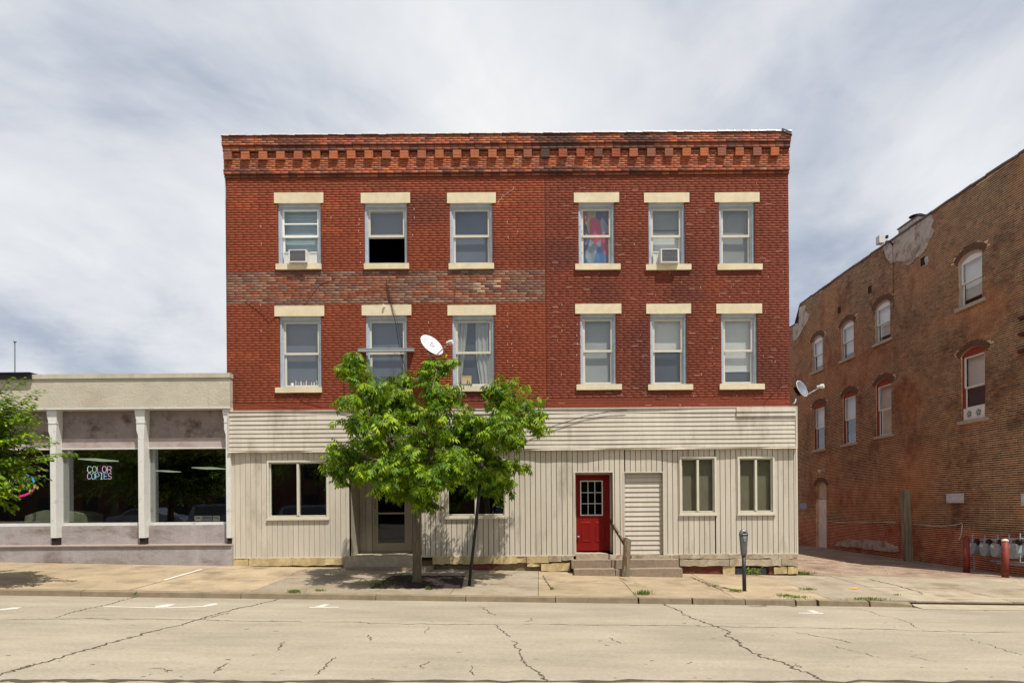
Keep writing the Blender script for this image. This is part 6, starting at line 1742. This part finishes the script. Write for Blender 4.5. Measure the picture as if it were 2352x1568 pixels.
# stones and litter by the pit and alley
rk = MB()
for _ in range(160):
    u, v = rnd.uniform(1850, 2350), 0
    p = Vector((rnd.uniform(8, 13), rnd.uniform(17.6, 28), 0)); s = rnd.uniform(.012, .035); p.z = gz(p.x, p.y)
    rk.hexa([(p.x - s, p.y - s, p.z - .01), (p.x + s, p.y - s, p.z - .01), (p.x + s, p.y + s, p.z - .01), (p.x - s, p.y + s, p.z - .01), (p.x - s * .6, p.y - s * .5, p.z + s * .7), (p.x + s * .5, p.y - s * .6, p.z + s * .6), (p.x + s * .6, p.y + s * .6, p.z + s * .5), (p.x - s * .4, p.y + s * .5, p.z + s * .7)])
o = rk.obj('gravel', mat('loose_gravel', S(168, 150, 132), .95, .3, 20)); o['kind'] = 'stuff'; o['label'] = 'loose gravel scattered over the alley'; o['category'] = 'gravel'

# ================================================================== ACROSS THE STREET (seen only as reflections in the glass)
def lot_tree(x, y, h, label):
    base = Vector((x, y, rz(x, .7)))
    t = thing('park_tree', label, 'tree', base, 0, 'trees across the street')
    mb = MB(); mb.tube([(0, 0, -.1), (0, 0, h * .3), (.1, 0, h * .55)], [.25, .18, .1], 10)
    for k in range(6):
        a = k * 1.05; limb(mb, (0, 0, h * .32), (math.cos(a) * h * .3, math.sin(a) * h * .25, h * rnd.uniform(.5, .8)), .09, .03)
    mb.obj('trunk', M_bark, t)
    L, Mx, Cc = [], [], []
    for _ in range(1900):
        d = Vector((rnd.gauss(0, 1), rnd.gauss(0, 1), rnd.gauss(0, 1))).normalized() * rnd.uniform(.45, 1) ** .5
        p = base + Vector((d.x * h * .42, d.y * h * .38, h * .62 + d.z * h * .36)) + Vector((0, 0, .35 * math.sin(d.x * 7 + d.y * 5)))
        L.append(p); Mx.append(rotm(rnd.uniform(0, 6.28), rnd.uniform(0, 1), 0, 4.2)); Cc.append(leafcol(.55))
    o = build_leaves('foliage', leaflets('single'), Mx, L, Cc, t, 0); o.matrix_parent_inverse = Matrix.Translation(-base)
for k, (x, y, h) in enumerate(((-31, -13, 9), (-22, -15, 10), (-13.5, -14, 9), (-4, -15, 10), (5, -16, 9), (14, -15, 10))):
    lot_tree(x, y, h, ('leftmost dark tree mirrored in the shop glass', 'tall tree mirrored behind the neon sign', 'dark tree mirrored in the right shop window', 'tree mirrored in the left siding window', 'tree mirrored in the glass door', 'tree mirrored in the right hand windows')[k])
def car(x, y, kind, colr, label):
    z = rz(x, .7) + .02
    t = thing('parked_car' if kind != 'pickup' else 'pickup_truck', label, 'car' if kind != 'pickup' else 'truck', (x, y, z), 0, 'cars parked across the street')
    pr = {'sedan': [(-2.25, .35), (-2.3, .75), (-2.1, .92), (-1.45, .98), (-.85, 1.38), (.35, 1.42), (1.05, 1.02), (2.05, .86), (2.28, .65), (2.25, .35)],
          'suv': [(-2.2, .4), (-2.28, 1.0), (-2.1, 1.6), (-1.6, 1.72), (.4, 1.72), (1.05, 1.12), (2.1, 1.0), (2.25, .7), (2.2, .4)],
          'pickup': [(-2.7, .5), (-2.75, 1.12), (-.75, 1.14), (-.6, 1.82), (.65, 1.86), (1.2, 1.24), (2.4, 1.12), (2.65, .9), (2.6, .5)]}[kind]
    M_p = mat('car_paint_' + kind, colr, .25, .0, spec=.6)
    mb = MB(); n_ = len(pr); ws = []
    for s_ in (-1, 1):
        for (px_, pz) in pr: 
            wd = .9 if pz < 1.05 else .9 - (pz - 1.05) * .35
            mb.v.append((px_, s_ * wd, pz))
    mb.f.append(tuple(range(n_))); mb.f.append(tuple(reversed(range(n_, 2 * n_))))
    for k in range(n_): mb.f.append(((k + 1) % n_, k, n_ + k, n_ + (k + 1) % n_))
    mb.mi = [0] * len(mb.f); mb.obj('body', M_p, t)
    wins = {'sedan': [(-1.3, .99), (-.82, 1.3), (.32, 1.34), (.9, 1.0)], 'suv': [(-1.95, 1.1), (-1.9, 1.55), (.35, 1.6), (.85, 1.12)], 'pickup': [(-.62, 1.2), (-.5, 1.72), (.58, 1.76), (1.0, 1.25)]}[kind]
    Mg = mat('car_glass', S(20, 24, 28), .08, 0, spec=.8)
    for s_ in (-1, 1):
        mb = MB(); mb.face([(a, s_ * (.912 - max(0, b - 1.05) * .35), b) for a, b in (wins if s_ < 0 else wins[::-1])]); mb.obj('side_window', Mg, t)
        for wx in (-1.45 if kind != 'pickup' else -1.7, 1.45 if kind != 'pickup' else 1.65):
            mb = MB(); mb.tube([(wx, s_ * .72, .33), (wx, s_ * .94, .33)], .33, 18); w_ = mb.obj('wheel', M_black, t); mb = MB(); mb.tube([(wx, s_ * .94, .33), (wx, s_ * .955, .33)], .19, 12); mb.obj('rim', M_steel, w_)
    mb = MB(); mb.box(pr[-2][0] - .02, pr[-2][0] + .03, -.8, -.5, .6, .75); mb.obj('headlight', M_white, t); mb = MB(); mb.box(pr[-2][0] - .02, pr[-2][0] + .03, .5, .8, .6, .75); mb.obj('headlight', M_white, t)
car(-23.5, -5, 'sedan', S(104, 110, 120), 'grey sedan mirrored low in the left shop window')
car(-18.6, -5, 'suv', S(96, 104, 118), 'blue grey wagon mirrored in the right shop window')
car(-13.2, -5, 'sedan', S(52, 56, 64), 'grey sedan mirrored in the left siding window') if False else car(-13.2, -5, 'suv', S(40, 44, 52), 'blue grey wagon mirrored in the left siding window')
car(-2.2, -6.5, 'pickup', S(214, 214, 212), 'white pickup truck mirrored in the window behind the leaning pole')

FB = thing('added_row_building', 'long dark brick building added behind the trees to darken the shop glass', 'building', (0, -24, 0))  # unseen building, added so the ground floor glass reflects something dark
mb = MB(); mb.box(-60, 40, -8, 0, -2, 7.5); mb.obj('wall', mat('dark_brick_far', S(84, 60, 50), .9, .3, 1), FB)
mb = MB(); mb.box(-60.2, 40.2, -8.2, .15, 7.5, 7.8); mb.obj('cornice', mat('dark_cornice', S(70, 62, 56), .9), FB)
Mfg = mat('far_glass', S(24, 26, 30), .2, 0)
for i in range(24):
    for j in range(2):
        x = -57 + i * 4; box('window', Mfg, FB, x, x + 1.3, .002, .03, .8 + j * 3.3, 2.7 + j * 3.3)
